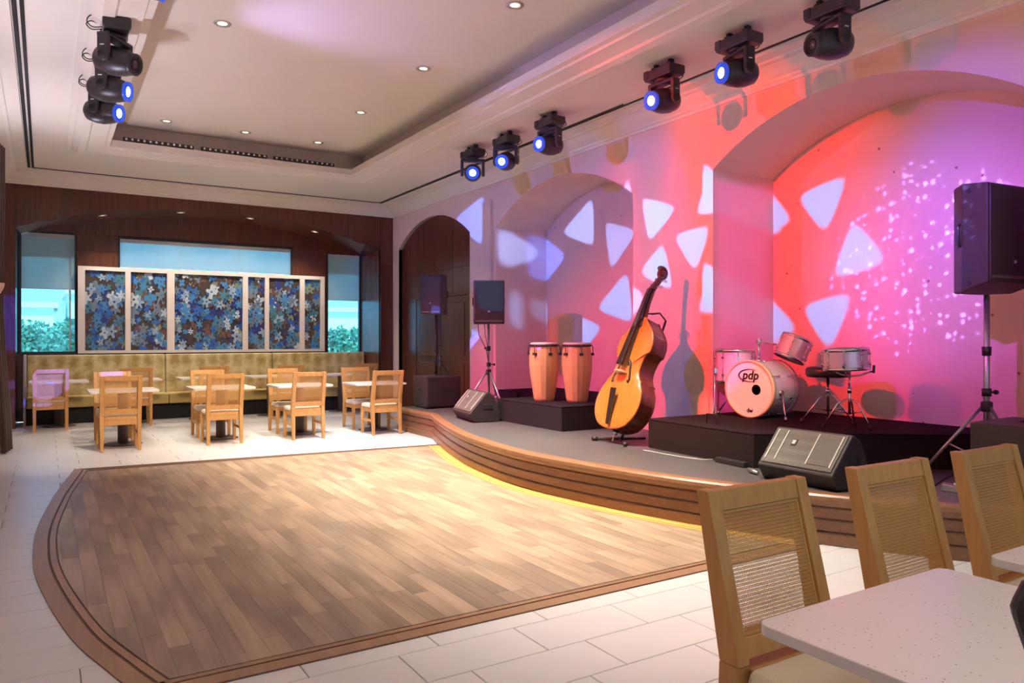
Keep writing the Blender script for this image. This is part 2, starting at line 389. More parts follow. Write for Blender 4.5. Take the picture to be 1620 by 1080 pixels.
# ------------------------------------------------------------------ dance floor: border, planks
dfm = MB(); dfm.prism(DF, lambda x, y: (x, y, .0005), lambda x, y: (x, y, .004)); dance = struct(dfm.build('dance_floor', 'border_groove'))
DFv = [Vector((x, y, 0)) for x, y in DF]
def offset_poly(P, d):
    out = []; n = len(P)
    for i in range(n):
        p0, p, p1 = P[i-1], P[i], P[(i+1) % n]
        t0 = (p-p0).normalized(); t1 = (p1-p).normalized(); n0 = Vector((-t0.y, t0.x, 0)); n1 = Vector((-t1.y, t1.x, 0))
        b = (n0+n1); b = b/max(.3, b.dot(n0)) if b.length > 1e-6 else n0
        out.append(p+b*d)
    return out
rings = [offset_poly(DFv, d) for d in (0.0, .085, .10, .135, .145)]
def strip(P, Q, i, j, z0, z1, name, m, parent):
    idx = list(range(i, j+1)); mb = MB(); n = len(idx)
    vs = [P[k] for k in idx]+[Q[k] for k in idx]
    lo = [(v.x, v.y, z0) for v in vs]; hi = [(v.x, v.y, z1) for v in vs]
    fs = []
    for k in range(n-1):
        fs += [(2*n+k, 2*n+k+1, 3*n+k+1, 3*n+k), (k, k+1, 2*n+k+1, 2*n+k), (n+k+1, n+k, 3*n+k, 3*n+k+1)]
    fs += [(0, 2*n, 3*n, n), (n-1, 2*n-1, 4*n-1, 3*n-1)]
    mb.add(lo+hi, fs); return mb.build(name, m, parent)
iC = DF.index((.34, 3.31)); iR = DF.index((4.7, 3.31))
cuts = list(range(0, iC, 4))+[iC]
for a, b in zip(cuts[:-1], cuts[1:]):
    strip(rings[0], rings[1], a, b, .002, .009, 'border_board', 'plank_border', dance)
    strip(rings[2], rings[3], a, b, .002, .009, 'border_inlay', 'plank_border', dance)
def xcut(P, y): return P
for k in range(4):                                                # straight front border
    x0 = .34+(4.7-.34)*k/4; x1 = .34+(4.7-.34)*(k+1)/4-.002
    m = MB(); m.bb((x0, 3.311, .002), (x1, 3.395, .009)); m.build('border_board', 'plank_border', dance)
    m = MB(); m.bb((x0, 3.411, .002), (x1, 3.445, .009)); m.build('border_inlay', 'plank_border', dance)
inner = [(p.x, p.y) for p in rings[4]]
planks = []; PW = .098; x = -.1
rnd = random.Random(3)
while x < 4.7:
    y = 3.3-rnd.random()*.7
    while y < 9.6:
        ln = rnd.uniform(.55, 1.25); poly = [(x+.0006, y+.0006), (x+PW-.0006, y+.0006), (x+PW-.0006, y+ln-.0006), (x+.0006, y+ln-.0006)]
        if not all(inside(c, stage_poly) for c in poly):
            for i in range(len(inner)):
                poly = clip(poly, inner[i], inner[(i+1) % len(inner)])
                if len(poly) < 3: break
            if len(poly) >= 3: planks.append((screen_area(poly, 0), poly))
        y += ln
    x += PW
planks.sort(key=lambda q: -q[0])
rest = MB()
for i, (a, poly) in enumerate(planks):
    zt = .0085+rnd.random()*.0006
    if i < 300:
        cx = sum(p[0] for p in poly)/len(poly); cy = sum(p[1] for p in poly)/len(poly)
        m = MB(); m.prism([(p[0]-cx, p[1]-cy) for p in poly], lambda x, y: (x, y, .002), lambda x, y, z=zt: (x, y, z)); m.build('plank', 'plank', dance, loc=(cx, cy, 0))
    else: rest.prism(poly, lambda x, y: (x, y, .002), lambda x, y, z=zt: (x, y, z))
if rest.v:
    o = rest.build('plank_field', 'plank', dance); o['kind'] = 'stuff'
# amber border that follows the stage
cb = inset(STG, .06); c0 = inset(STG, -.065); c1 = inset(STG, -.08); c2 = inset(STG, -.115)
seg = [i for i, p in enumerate(STG) if 3.35 < p.y < 9.15]
bounds = list(range(seg[0], seg[-1], 6))+[seg[-1]]
for a, b in zip(bounds[:-1], bounds[1:]):
    strip(cb, c0, a, b, .002, .0115, 'border_board', 'stage_border', dance)
    strip(c1, c2, a, b, .002, .0115, 'border_inlay', 'stage_border', dance)

# ------------------------------------------------------------------ ceiling: soffit, coffer, mouldings
CX0, CX1, CY0, CY1 = .75, 4.25, -1.2, 11.75                         # coffer opening
ce = MB()
for a, b in (((XL-.1, Y0), (CX0, YW)), ((CX1, Y0), (W+1.1, YW)), ((CX0, CY1), (CX1, YW)), ((CX0, Y0), (CX1, CY0))):
    ce.bb((a[0], a[1], ZC), (b[0], b[1], ZC+.06))
ceiling = struct(ce.build('ceiling', 'ceiling_paint'))
SB = .28
m = MB(); m.bb((CX0-SB, CY0-SB, ZU), (CX1+SB, CY1+SB, ZU+.06)); m.build('coffer_top', 'coffer_paint', ceiling)
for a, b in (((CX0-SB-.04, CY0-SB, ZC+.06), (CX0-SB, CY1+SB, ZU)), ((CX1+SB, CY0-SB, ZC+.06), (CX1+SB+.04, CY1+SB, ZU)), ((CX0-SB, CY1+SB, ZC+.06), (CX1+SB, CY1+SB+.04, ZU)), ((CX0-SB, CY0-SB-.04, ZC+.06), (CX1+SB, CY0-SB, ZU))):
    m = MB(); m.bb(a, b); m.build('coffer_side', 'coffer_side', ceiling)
# stepped moulding under the coffer rim
def frame_sweep(mb, prof, x0, x1, y0, y1):
    """prof: list of (outward offset from opening, z); mitred frame"""
    n = len(prof); vs = []
    for (sx, sy) in ((-1,-1),(1,-1),(1,1),(-1,1)):
        for d, z in prof: vs.append(((x0-d) if sx < 0 else (x1+d), (y0-d) if sy < 0 else (y1+d), z))
    fs = []
    for c in range(4):
        for k in range(n): fs.append((c*n+k, ((c+1) % 4)*n+k, ((c+1) % 4)*n+(k+1) % n, c*n+(k+1) % n))
    mb.add(vs, fs)
m = MB(); frame_sweep(m, [(-.012, ZC+.064), (-.012, ZC-.03), (.05, ZC-.035), (.06, ZC-.055), (.25, ZC-.065), (.27, ZC-.085), (.36, ZC-.09), (.42, ZC-.05), (.44, ZC-.03), (.50, ZC-.025), (.50, ZC+.01), (.3, ZC+.01), (.3, ZC+.064)], CX0, CX1, CY0, CY1)
struct(m.build('trim_1', 'trim_paint'))
# crown moulding round the room: mitred at inner corners, inward offsets
def crown(prof, name):
    mb = MB(); n = len(prof); vs = []
    for (cx, cy, sx, sy) in ((XL, Y0, 1, 1), (W, Y0, -1, 1), (W, YB, -1, -1), (XL, YB, 1, -1)):
        for d, z in prof: vs.append((cx+sx*d, cy+sy*d, z))
    fs = []
    for c in range(4):
        for k in range(n-1): fs.append((c*n+k, ((c+1) % 4)*n+k, ((c+1) % 4)*n+k+1, c*n+k+1))
    mb.add(vs, fs); return struct(mb.build(name, 'trim_paint'))
crown([(0, 3.93), (.02, 3.93), (.025, 3.955), (.05, 3.965), (.06, 3.985), (.09, 4.0), (.14, 4.03), (.20, 4.075), (.24, 4.085), (.25, 4.105), (.38, 4.11), (.385, ZC)], 'trim_2')
# black slots (track) in the soffit
m = MB(); z0, z1 = ZC-.012, ZC+.002
m.bb((W-.44, Y0, z0), (W-.42, YB-.42, z1)); m.bb((W-.475, 6.6, z0), (W-.467, YB-.42, z1))
m.bb((-.17, YB-.44, z0), (W-.42, YB-.42, z1))
m.bb((-.228, Y0, z0), (-.192, YB-.42, z1)); m.bb((-.172, Y0, z0), (-.142, YB-.42, z1))
o = m.build('trim_3', 'slot_black'); struct(o)

# ------------------------------------------------------------------ wall_right with arched niches
def wall_face(x, arches, y0, y1, ztop):
    pts = [(y0, 0)]
    for a in sorted(arches):
        pts.append((a[0], 0)); pts += arch(*a); pts.append((a[1], 0))
    pts += [(y1, 0), (y1, ztop), (y0, ztop)]
    return pts
m = MB(); pts = wall_face(W, [N1, N2, N3], Y0, YB, ZC)
m.prism(pts, lambda y, z: (W, y, z), lambda y, z: (W+.1, y, z))
wallr = struct(m.build('wall_right', 'wall_plaster'))
for a in (N1, N2):
    A = [(a[0], 0)]+arch(*a)+[(a[1], 0)]
    m = MB(); n = len(A)
    m.add([(W+.1, y, z) for y, z in A]+[(NB, y, z) for y, z in A], [(i, i+1, n+i+1, n+i) for i in range(n-1)])
    m.build('niche_lining', 'wall_plaster', wallr)
    m = MB(); m.prism(A, lambda y, z: (NB, y, z), lambda y, z: (NB+.05, y, z)); m.build('niche_back', 'niche_plaster', wallr)
    m = MB(); m.bb((W, a[0], 0), (NB, a[1], ST)); m.build('niche_floor', 'stage_deck', wallr)
# timber panelled arch near the corner
A = arch(*N3); cuts = [11.11, 11.86, 12.61, 13.36, 14.1]
m = MB(); m.prism([(N3[0], 0)]+A+[(N3[1], 0)], lambda y, z: (W+.10, y, z), lambda y, z: (W+.14, y, z)); m.build('arch_backing', 'dark_void', wallr)
def azh(a, y):
    c = (a[0]+a[1])/2; h = (a[1]-a[0])/2; s = a[3]-a[2]; R = (h*h+s*s)/(2*s)
    return a[3]-R+math.sqrt(max(0, R*R-(y-c)**2))
for y0, y1 in zip(cuts[:-1], cuts[1:]):
    for za, zb in ((0, 1.22), (1.225, 2.24), (2.245, 2.7), (2.705, None)):
        if za < 2.2 and y0 < 13.3 and y1 > 11.2: continue          # the door stands here
        ys = [y0+.003+(y1-y0-.006)*i/8 for i in range(9)]
        poly = [(ys[0], za), (ys[-1], za)]+([(ys[-1], zb), (ys[0], zb)] if zb else [(y, azh(N3, y)) for y in reversed(ys)])
        m = MB(); m.prism(poly, lambda y, z: (W+.07, y, z), lambda y, z: (W+.10, y, z)); m.build('wood_panel', 'mahogany', wallr)
m = MB(); n = len(A); AA = [(N3[0], 0)]+A+[(N3[1], 0)]; n = len(AA)
m.add([(W, y, z) for y, z in AA]+[(W+.14, y, z) for y, z in AA], [(i, i+1, n+i+1, n+i) for i in range(n-1)]); m.build('arch_reveal', 'wall_plaster', wallr)
d1 = bpy.data.objects.new('door_1', None); COL.objects.link(d1); d1['kind'] = 'structure'; d1.location = (W+.05, 12.3, 0)
for s in (-1, 1):
    lf = MB(); lf.bb((0, .008 if s > 0 else -1.05, .01), (.04, 1.05 if s > 0 else -.008, 2.2)); lf = lf.build('door_leaf', 'mahogany', d1, .004)
    for za, zb in ((.15, 1.0), (1.12, 2.08)):
        q = MB(); ya, yb = (.14, .92) if s > 0 else (-.92, -.14); q.bb((-.012, ya, za), (.002, yb, zb)); q.build('door_panel', 'mahogany', lf, .006)
    q = MB(); q.tube([(-.02, s*.06, .95), (-.05, s*.06, .95), (-.05, s*.06, 1.15), (-.02, s*.06, 1.15)], .01, 8); q.build('door_handle', 'steel', lf)
q = MB(); q.bb((-.01, -1.11, 0), (.045, -1.055, 2.26)); q.bb((-.01, 1.055, 0), (.045, 1.11, 2.26)); q.bb((-.01, -1.055, 2.205), (.045, 1.055, 2.26)); q.build('door_frame', 'mahogany', d1, .004)
# tall flat panel on the pier between timber arch and niche
m = MB(); m.bb((W-.055, 10.33, ST+.02), (W, 10.98, 3.66)); o = m.build('wall_panel', 'wall_plaster', bevel=.004)
tag(o, 'tall flat cream panel fixed to the wall between the timber arch and the first niche', 'wall panel')

# ------------------------------------------------------------------ wall_back: timber arch wall, alcove, windows
BX0, BX1 = -.40, 5.82; BA = (BX0, BX1, 3.25, 3.76)
m = MB(); pts = [(XL, 0), (BX0, 0)]+arch(*BA)+[(BX1, 0), (W, 0), (W, 4.05), (XL, 4.05)]
m.prism(pts, lambda x, z: (x, YB+.02, z), lambda x, z: (x, YB+.07, z)); wallb = struct(m.build('wall_back', 'dark_void'))
xs = [XL, BX0]+[BX0+(BX1-BX0)*i/9 for i in range(1, 9)]+[BX1, W]
for x0, x1 in zip(xs[:-1], xs[1:]):
    xx = [x0+.003+(x1-x0-.006)*i/8 for i in range(9)]
    if x0 < BX0-.01 or x1 > BX1+.01:
        for za, zb in ((0, 1.15), (1.155, 2.05), (2.055, 2.95), (2.955, 4.05)):
            m = MB(); m.bb((x0+.003, YB, za), (x1-.003, YB+.02, zb)); m.build('wood_panel', 'mahogany', wallb)
    else:
        poly = [(x, azh(BA, x)) for x in xx]+[(xx[-1], 4.05), (xx[0], 4.05)]
        m = MB(); m.prism(poly, lambda x, z: (x, YB, z), lambda x, z: (x, YB+.02, z)); m.build('wood_panel', 'mahogany', wallb)
# barrel soffit and side reveals of the alcove
A = arch(*BA, n=24)
m = MB(); n = len(A); m.add([(x, YB, z) for x, z in A]+[(x, YW, z) for x, z in A], [(i, i+1, n+i+1, n+i) for i in range(n-1)]); m.build('alcove_soffit', 'mahogany', wallb)
for x, s in ((BX0, -1), (BX1, 1)):
    for za, zb in ((0, 1.15), (1.155, 2.05), (2.055, 3.25)):
        m = MB(); m.bb((x, YB+.02, za), (x+s*.03, YW, zb)); m.build('reveal_panel', 'mahogany', wallb)
# the window wall at the back of the alcove, timber between the openings
WIN = [(-.38, .49, 1.18, 3.33), (1.14, 4.34, 2.72, 3.32), (5.06, 5.82, 1.12, 3.27)]
def timber(x0, x1, z0, z1, nx=1, nz=1):
    for i in range(nx):
        for k in range(nz):
            a = x0+(x1-x0)*i/nx; b = x0+(x1-x0)*(i+1)/nx; c = z0+(z1-z0)*k/nz; d = z0+(z1-z0)*(k+1)/nz
            m = MB(); m.bb((a+.002, YW, c+.002), (b-.002, YW+.03, d-.002)); m.build('wood_panel', 'mahogany', wallb)
timber(BX0, BX1, 3.33, 3.8, 10, 1); timber(.49, 1.14, 2.72, 3.33, 1, 2); timber(4.34, 5.06, 2.72, 3.33, 2, 1); timber(5.06, BX1, 3.25, 3.33)
timber(.49, 5.06, 1.15, 2.72, 8, 1); timber(BX0, BX1, 0, 1.12, 8, 1); timber(-.4, .49, 1.12, 1.18)
for x0, x1, z0, z1 in ((-1, -.36, 0, 4.2), (.47, 1.16, 0, 4.2), (4.32, 5.08, 0, 4.2), (5.80, 6.7, 0, 4.2), (-.4, .5, 0, 1.2), (-.4, .5, 3.31, 4.2), (1.1, 4.4, 0, 2.74), (1.1, 4.4, 3.30, 4.2), (5.0, 5.9, 0, 1.14), (5.0, 5.9, 3.25, 4.2)):
    m = MB(); m.bb((x0, YW+.032, z0), (x1, YW+.12, z1)); m.build('wall_backing', 'dark_void', wallb)
for i, (x0, x1, z0, z1) in enumerate(WIN):
    w = bpy.data.objects.new('window_%d' % (i+1), None); COL.objects.link(w); w['kind'] = 'structure'; w.location = ((x0+x1)/2, YW+.04, z0)
    hw, hh = (x1-x0)/2, z1-z0; t = .035
    q = MB(); q.bb((-hw, -.03, 0), (-hw+t, .05, hh)); q.bb((hw-t, -.03, 0), (hw, .05, hh)); q.bb((-hw+t, -.03, 0), (hw-t, .05, t)); q.bb((-hw+t, -.03, hh-t), (hw-t, .05, hh)); q.build('window_frame', 'frame_dark', w)
    if i == 0: q = MB(); q.bb((hw*.72, .0, t), (hw*.72+.03, .04, hh-t)); q.build('mullion', 'win_frame', w)
    if i == 1:
        for k in range(1, 3): q = MB(); q.bb((-hw+2*hw*k/3-.006, .0, t), (-hw+2*hw*k/3+.006, .04, hh-t)); q.build('mullion', 'win_frame', w)
    q = MB(); q.bb((-hw+t, .055, t), (hw-t, .06, hh-t)); q.build('pane', 'glass', w)
    zb = {0: 2.33-z0, 1: .06, 2: 2.27-z0}[i]
    q = MB(); q.bb((-hw+.02, -.02, zb), (hw-.02, -.016, hh-.09)); q.build('roller_blind', 'blind_high' if i == 1 else 'blind_low', w)
    if i != 1:
        q = MB(); q.bb((-hw+.03, .01, zb+.55), (hw-.03, .013, hh-.05)); q.build('blackout_blind', 'blind_low', w)
    q = MB(); q.bb((-hw+.01, -.028, hh-.10), (hw-.01, .0, hh-.01)); q.build('blind_cassette', 'win_frame', w)
    q = MB(); q.bb((-hw+.02, -.026, zb-.015), (hw-.02, -.012, zb)); q.build('blind_hem', 'win_frame', w)

# wall_left and the wall behind the camera
m = MB(); m.bb((XL-.1, Y0, 0), (XL, YB, ZC)); struct(m.build('wall_left', 'wall_plaster'))
m = MB(); m.bb((XL-.1, Y0-.1, 0), (W+1.1, Y0, .9)); m.bb((XL-.1, Y0-.1, 2.7), (W+1.1, Y0, ZC))
for x in (XL, 1.0, 2.7, 4.4, W): m.bb((x-.25, Y0-.1, .9), (x+.25, Y0, 2.7))
struct(m.build('wall_front', 'wall_plaster'))

# ------------------------------------------------------------------ stage
stage = thing('stage', 'low curved stage with stepped brown timber front and grey deck', 'stage', (0, 0, 0))
def band(prof, name, m):
    n = len(prof); P = [inset(STG, d) for d, z in prof]; k = len(STG); mb = MB()
    vs = [(P[j][i].x, P[j][i].y, prof[j][1]) for i in range(k) for j in range(n)]
    fs = [(i*n+j, (i+1)*n+j, (i+1)*n+(j+1) % n, i*n+(j+1) % n) for i in range(k-1) for j in range(n)]
    fs += [tuple(range(n)), tuple((k-1)*n+j for j in range(n))]
    mb.add(vs, fs); return mb.build(name, m, stage)
band([(.012, .285), (.0, .30), (-.006, .32), (.0, .345), (.014, .358), (.03, .362), (.10, .362), (.10, .285)], 'nosing', 'stage_wood')
band([(.055, .268), (.035, .272), (.03, .284), (.10, .284), (.10, .268)], 'cove_moulding', 'stage_wood')
for z0, z1, d in ((.182, .266, .05), (.094, .180, .042), (.0, .092, .03)):
    band([(d, z0+.004), (d, z1-.012), (d+.006, z1-.004), (d+.012, z1), (.12, z1), (.12, z0)], 'fascia_board', 'stage_wood')
dk = [(p.x, p.y) for p in inset(STG, .06)]
m = MB(); m.prism(dk+[(W-.005, 1.5), (W-.005, 11.05)], lambda x, y: (x, y, .02), lambda x, y: (x, y, ST)); m.build('deck', 'stage_deck', stage)

def riser(name, label, poly, z0=ST+.001, z1=RI):
    t = thing(name, label, 'riser', (poly[0][0], poly[0][1], z0)); ox, oy = poly[0]
    lo = [(x-ox, y-oy) for x, y in poly]
    m = MB(); m.prism(lo, lambda x, y: (x, y, 0), lambda x, y: (x, y, z1-z0-.02)); m.build('riser_body', 'riser_front', t, .004)
    m = MB(); m.prism(lo, lambda x, y: (x, y, z1-z0-.0195), lambda x, y: (x, y, z1-z0)); m.build('riser_top', 'carpet', t, .006)
    return t
riser('drum_riser', 'low black carpeted riser under the drum kit', [(5.12, 5.62), (5.05, 4.25), (5.76, 3.84), (6.35, 3.35), (7.05, 3.2), (7.05, 5.62)])
riser('conga_riser', 'low black carpeted riser under the two congas', [(5.12, 8.56), (5.12, 7.1), (7.05, 7.1), (7.05, 8.56)])
riser('back_riser', 'low black platform in the corner of the first niche beside the conga riser', [(6.02, 10.05), (6.02, 8.58), (7.05, 8.58), (7.05, 10.05)])

# ------------------------------------------------------------------ chairs
def make_chair():
    t = thing('dining_chair', 'x', 'chair')
    w = .24
    for s in (-1, 1):
        x = s*(w-.025)
        m = MB(); m.hexa([(x-.018, .185, 0), (x+.018, .185, 0), (x+.018, .22, 0), (x-.018, .22, 0)], [(x-.024, .17, .40), (x+.024, .17, .40), (x+.024, .222, .40), (x-.024, .222, .40)]); m.build('leg', 'oak', t, .003)
        m = MB(); m.hexa([(x-.019, -.275, 0), (x+.019, -.275, 0), (x+.019, -.235, 0), (x-.019, -.235, 0)], [(x-.025, -.25, .46), (x+.025, -.25, .46), (x+.025, -.17, .46), (x-.025, -.17, .46)]); m.build('leg', 'oak', t, .003)
        m = MB(); m.hexa([(x-.025, -.25, .461), (x+.025, -.25, .461), (x+.025, -.17, .461), (x-.025, -.17, .461)], [(x-.025, -.345, .97), (x+.025, -.345, .97), (x+.025, -.295, .97), (x-.025, -.295, .97)]); m.build('back_post', 'oak', t, .004)
        m = MB(); m.box((x, -.03, .215), (.022, .40, .035)); m.build('stretcher', 'oak', t, .002)
    def bk(z): k = (z-.461)/(.97-.461); return -.25+k*(-.095), -.17+k*(-.125)       # rear / front face of the post at height z
    def rail(z0, z1, name, i0=.006, i1=.006):
        a0, b0 = bk(z0); a1, b1 = bk(z1); q = MB(); h = w-.05
        q.hexa([(-h, a0+i0, z0), (h, a0+i0, z0), (h, b0-i1, z0), (-h, b0-i1, z0)], [(-h, a1+i0, z1), (h, a1+i0, z1), (h, b1-i1, z1), (-h, b1-i1, z1)]); return q.build(name, 'oak', t, .003)
    rail(.905, .968, 'top_rail'); rail(.475, .535, 'lower_rail')
    q = MB(); h = w-.053; z0, z1 = .537, .903                        # open cane weave at the front face of the back
    def yy(z): return bk(z)[1]-.014
    def bar(xa, xb, za, zb, e): q.hexa([(xa, yy(za)-e, za), (xb, yy(za)-e, za), (xb, yy(za)+e, za), (xa, yy(za)+e, za)], [(xa, yy(zb)-e, zb), (xb, yy(zb)-e, zb), (xb, yy(zb)+e, zb), (xa, yy(zb)+e, zb)])
    nz = 32; nx = 58
    for i in range(nz):
        z = z0+(z1-z0)*(i+.5)/nz
        bar(-h, h, z-.0032, z-.0010, .0009); bar(-h, h, z+.0010, z+.0032, .0009)
    for i in range(nx):
        x = -h+2*h*(i+.5)/nx; bar(x-.00095, x+.00095, z0, z1, .0006)
    o = q.build('cane_panel', 'cane', t)
    q = MB()
    for (xa, xb, za, zb) in ((-h, -h+.008, z0, z1), (h-.008, h, z0, z1), (-h, h, z0, z0+.008), (-h, h, z1-.008, z1)): bar(xa, xb, za, zb, .003)
    q.build('cane_bead', 'cane', o)
    m = MB(); h = w-.02
    m.bb((-h+.03, .185, .335), (h-.03, .21, .40)); m.bb((-h+.03, -.235, .335), (h-.03, -.21, .40))
    for s in (-1, 1): m.bb((s*(h-.018)-.011, -.18, .335), (s*(h-.018)+.011, .17, .40))
    m.build('seat_frame', 'oak', t, .003)
    m = MB(); m.hexa([(-.228, -.165, .401), (.228, -.165, .401), (.236, .235, .401), (-.236, .235, .401)], [(-.215, -.155, .462), (.215, -.155, .462), (.222, .222, .462), (-.222, .222, .462)]); m.build('seat', 'seat_fabric', t, .02)
    m = MB(); m.bb((-.185, -.235, .401), (.185, -.17, .445)); m.build('seat_back_edge', 'oak', t, .003)
    return t
CH = make_chair()
used = [False]
def chair(x, y, rz, label, group):
    if not used[0]:
        used[0] = True; CH.location = (x, y, 0); CH.rotation_euler = (0, 0, rz); CH['label'] = label; CH['group'] = group; return CH
    return dup(CH, (x, y, 0), rz, label, group)
G1 = 'cane-back chairs drawn up at the near tables'; G2 = 'cane-back chairs across the dance floor'; G3 = 'cane-back chairs facing the banquette'
def make_table():
    t = thing('dining_table', 'x', 'table'); a, b, r = .42, .35, .035
    def rr(a, b, r, n=5):
        out = []
        for cx, cy, q0 in ((a-r, b-r, 0), (-a+r, b-r, PI/2), (-a+r, -b+r, PI), (a-r, -b+r, 1.5*PI)):
            out += [(cx+r*math.cos(q0+PI/2*i/n), cy+r*math.sin(q0+PI/2*i/n)) for i in range(n+1)]
        return out
    m = MB(); m.prism(rr(a, b, r), lambda x, y: (x, y, .721), lambda x, y: (x, y, .75)); m.build('table_top', 'quartz', t, .003)
    m = MB(); m.lathe([(.065, .02), (.065, .70), (.12, .705), (.12, .72)], 24); m.build('pedestal', 'pedestal', t)
    m = MB(); m.lathe([(.245, 0), (.245, .008), (.23, .014), (.07, .02)], 36); m.build('table_base', 'pedestal', t)
    return t
TB = make_table(); tused = [False]
def table(x, y, label, group):
    if not tused[0]:
        tused[0] = True; TB.location = (x, y, 0); TB['label'] = label; TB['group'] = group; return TB
    return dup(TB, (x, y, 0), 0, label, group)
# near tables and chairs (chair front is +y, turned round to face the camera end)
for x, l in ((2.0, 'leftmost of the three near cane-back chairs, behind the corner of the speckled table'), (2.77, 'near cane-back chair in the middle, behind the far corner of the speckled table'), (3.5, 'near cane-back chair furthest right, in front of the stage tripod')):
    chair(x, 1.365, PI, l, G1)
table(1.91, .90, 'near white speckled stone table in the bottom right corner', 'near speckled tables')
table(2.99, .88, 'second near speckled table at the right edge, only its corner in view', 'near speckled tables')
# far tables
FT = [(.88, 10.98), (2.14, 10.92), (3.27, 10.85), (4.42, 10.72)]
nm = ['leftmost', 'second from the left', 'third from the left', 'rightmost, beside the stage,']
for i, (x, y) in enumerate(FT):
    table(x+.03, y+.55, 'square stone-topped table, %s of the row nearest the dance floor' % nm[i], 'tables beside the dance floor')
    chair(x-.05, y+.08, 0, 'cane-back chair with its back to the dance floor, %s of four' % nm[i].rstrip(','), G2)
for i, (x, y) in enumerate([(.83, 11.93), (2.1, 11.82), (3.22, 11.75), (4.38, 11.62)]):
    chair(x, y, PI, ('cane-back chair lit violet at the top, facing the dance floor across the leftmost table', 'cane-back chair facing the dance floor across the second table from the left', 'cane-back chair facing the dance floor across the third table from the left', 'cane-back chair facing the dance floor across the table beside the stage')[i], G2)
for i, (x, l) in enumerate([(.08, 'cane-back chair washed in violet-blue light at the far left, facing the banquette'), (1.28, 'second chair from the left in the row facing the banquette'), (2.48, 'third chair from the left in the row facing the banquette'), (3.8, 'fourth chair from the left in the row facing the banquette'), (5.22, 'chair furthest right in the row facing the banquette, near the timber wall')]):
    chair(x, 13.95, 0, l, G3)
for i, (x, l) in enumerate([(.2, 'leftmost'), (1.3, 'second from the left'), (2.43, 'third from the left'), (3.62, 'fourth from the left'), (5.0, 'rightmost')]):
    table(x, 14.42, 'stone-topped table set against the banquette, %s of five' % l, 'tables along the banquette')

# ------------------------------------------------------------------ banquette
bq = thing('banquette', 'long banquette with mottled ochre upholstered back below the framed art', 'banquette', (2.7, 15.0, 0))
segs = [(-.26, 1.9), (1.9, 3.85), (3.85, 5.78)]
for a, b in segs:
    m = MB(); m.hexa([(a-2.7+.004, .12, .44), (b-2.7-.004, .12, .44), (b-2.7-.004, .30, .44), (a-2.7+.004, .30, .44)], [(a-2.7+.004, .20, 1.16), (b-2.7-.004, .20, 1.16), (b-2.7-.004, .30, 1.16), (a-2.7+.004, .30, 1.16)]); m.build('back_cushion', 'banquette_back', bq, .02)
    m = MB(); m.bb((a-2.7+.004, -.32, .28), (b-2.7-.004, .15, .46)); m.build('seat_cushion', 'banquette_seat', bq, .02)
m = MB(); m.bb((-.26-2.7, -.22, 0), (5.78-2.7, .30, .278)); m.build('plinth', 'dark_void', bq)
m = MB(); m.bb((-.30-2.7, -.34, 0), (-.264-2.7, .30, 1.17)); m.build('end_panel', 'panel_grey', bq, .004)
# ------------------------------------------------------------------ framed art
art = thing('framed_art', 'pale frame holding six panels of blue jigsaw-shaped pattern above the banquette', 'artwork', (2.73, 15.40, 1.18))
PANELS = [(.61, 1.25), (1.34, 1.95), (2.08, 3.32), (3.42, 3.75), (3.83, 4.45), (4.55, 4.88)]
ax0, ax1, ah = .50, 4.97, 1.56; az0, az1 = .05, 1.49
m = MB(); ox = 2.73
edges = [ax0]+[v for p in PANELS for v in p]+[ax1]
for k in range(0, len(edges), 2): m.bb((edges[k]-ox, -.05, 0), (edges[k+1]-ox, .04, ah))
for a, b in PANELS:
    m.bb((a-ox, -.05, 0), (b-ox, .04, az0)); m.bb((a-ox, -.05, az1), (b-ox, .04, ah))
m.build('frame', 'art_frame', art)
ACOL = [('art_base', (.05, .035, .03)), ('art_blue', (.02, .10, .36)), ('art_sky', (.05, .20, .42)), ('art_pale', (.24, .33, .44)), ('art_navy', (.02, .03, .16)), ('art_teal', (.05, .17, .24)), ('art_slate', (.13, .18, .24)), ('art_brown', (.13, .06, .04)), ('art_white', (.42, .48, .54)), ('art_olive', (.20, .22, .13))]
for n_, c in ACOL: mat(n_, c, .45, noise=(9, .12))
def jig(r, rot, n=48):
    nk = ra.choice((4, 5, 6)); el = ra.uniform(.95, 1.5)
    out = []
    for i in range(n):
        q = 2*PI*i/n; k = math.cos(nk*q+.6*math.sin(2*q)); s = math.copysign(abs(k)**.5, k)
        out.append((r*(.74+.26*s)*math.cos(q+rot), r*(.74+.26*s)*math.sin(q+rot)*el))
    return out
ra = random.Random(11)
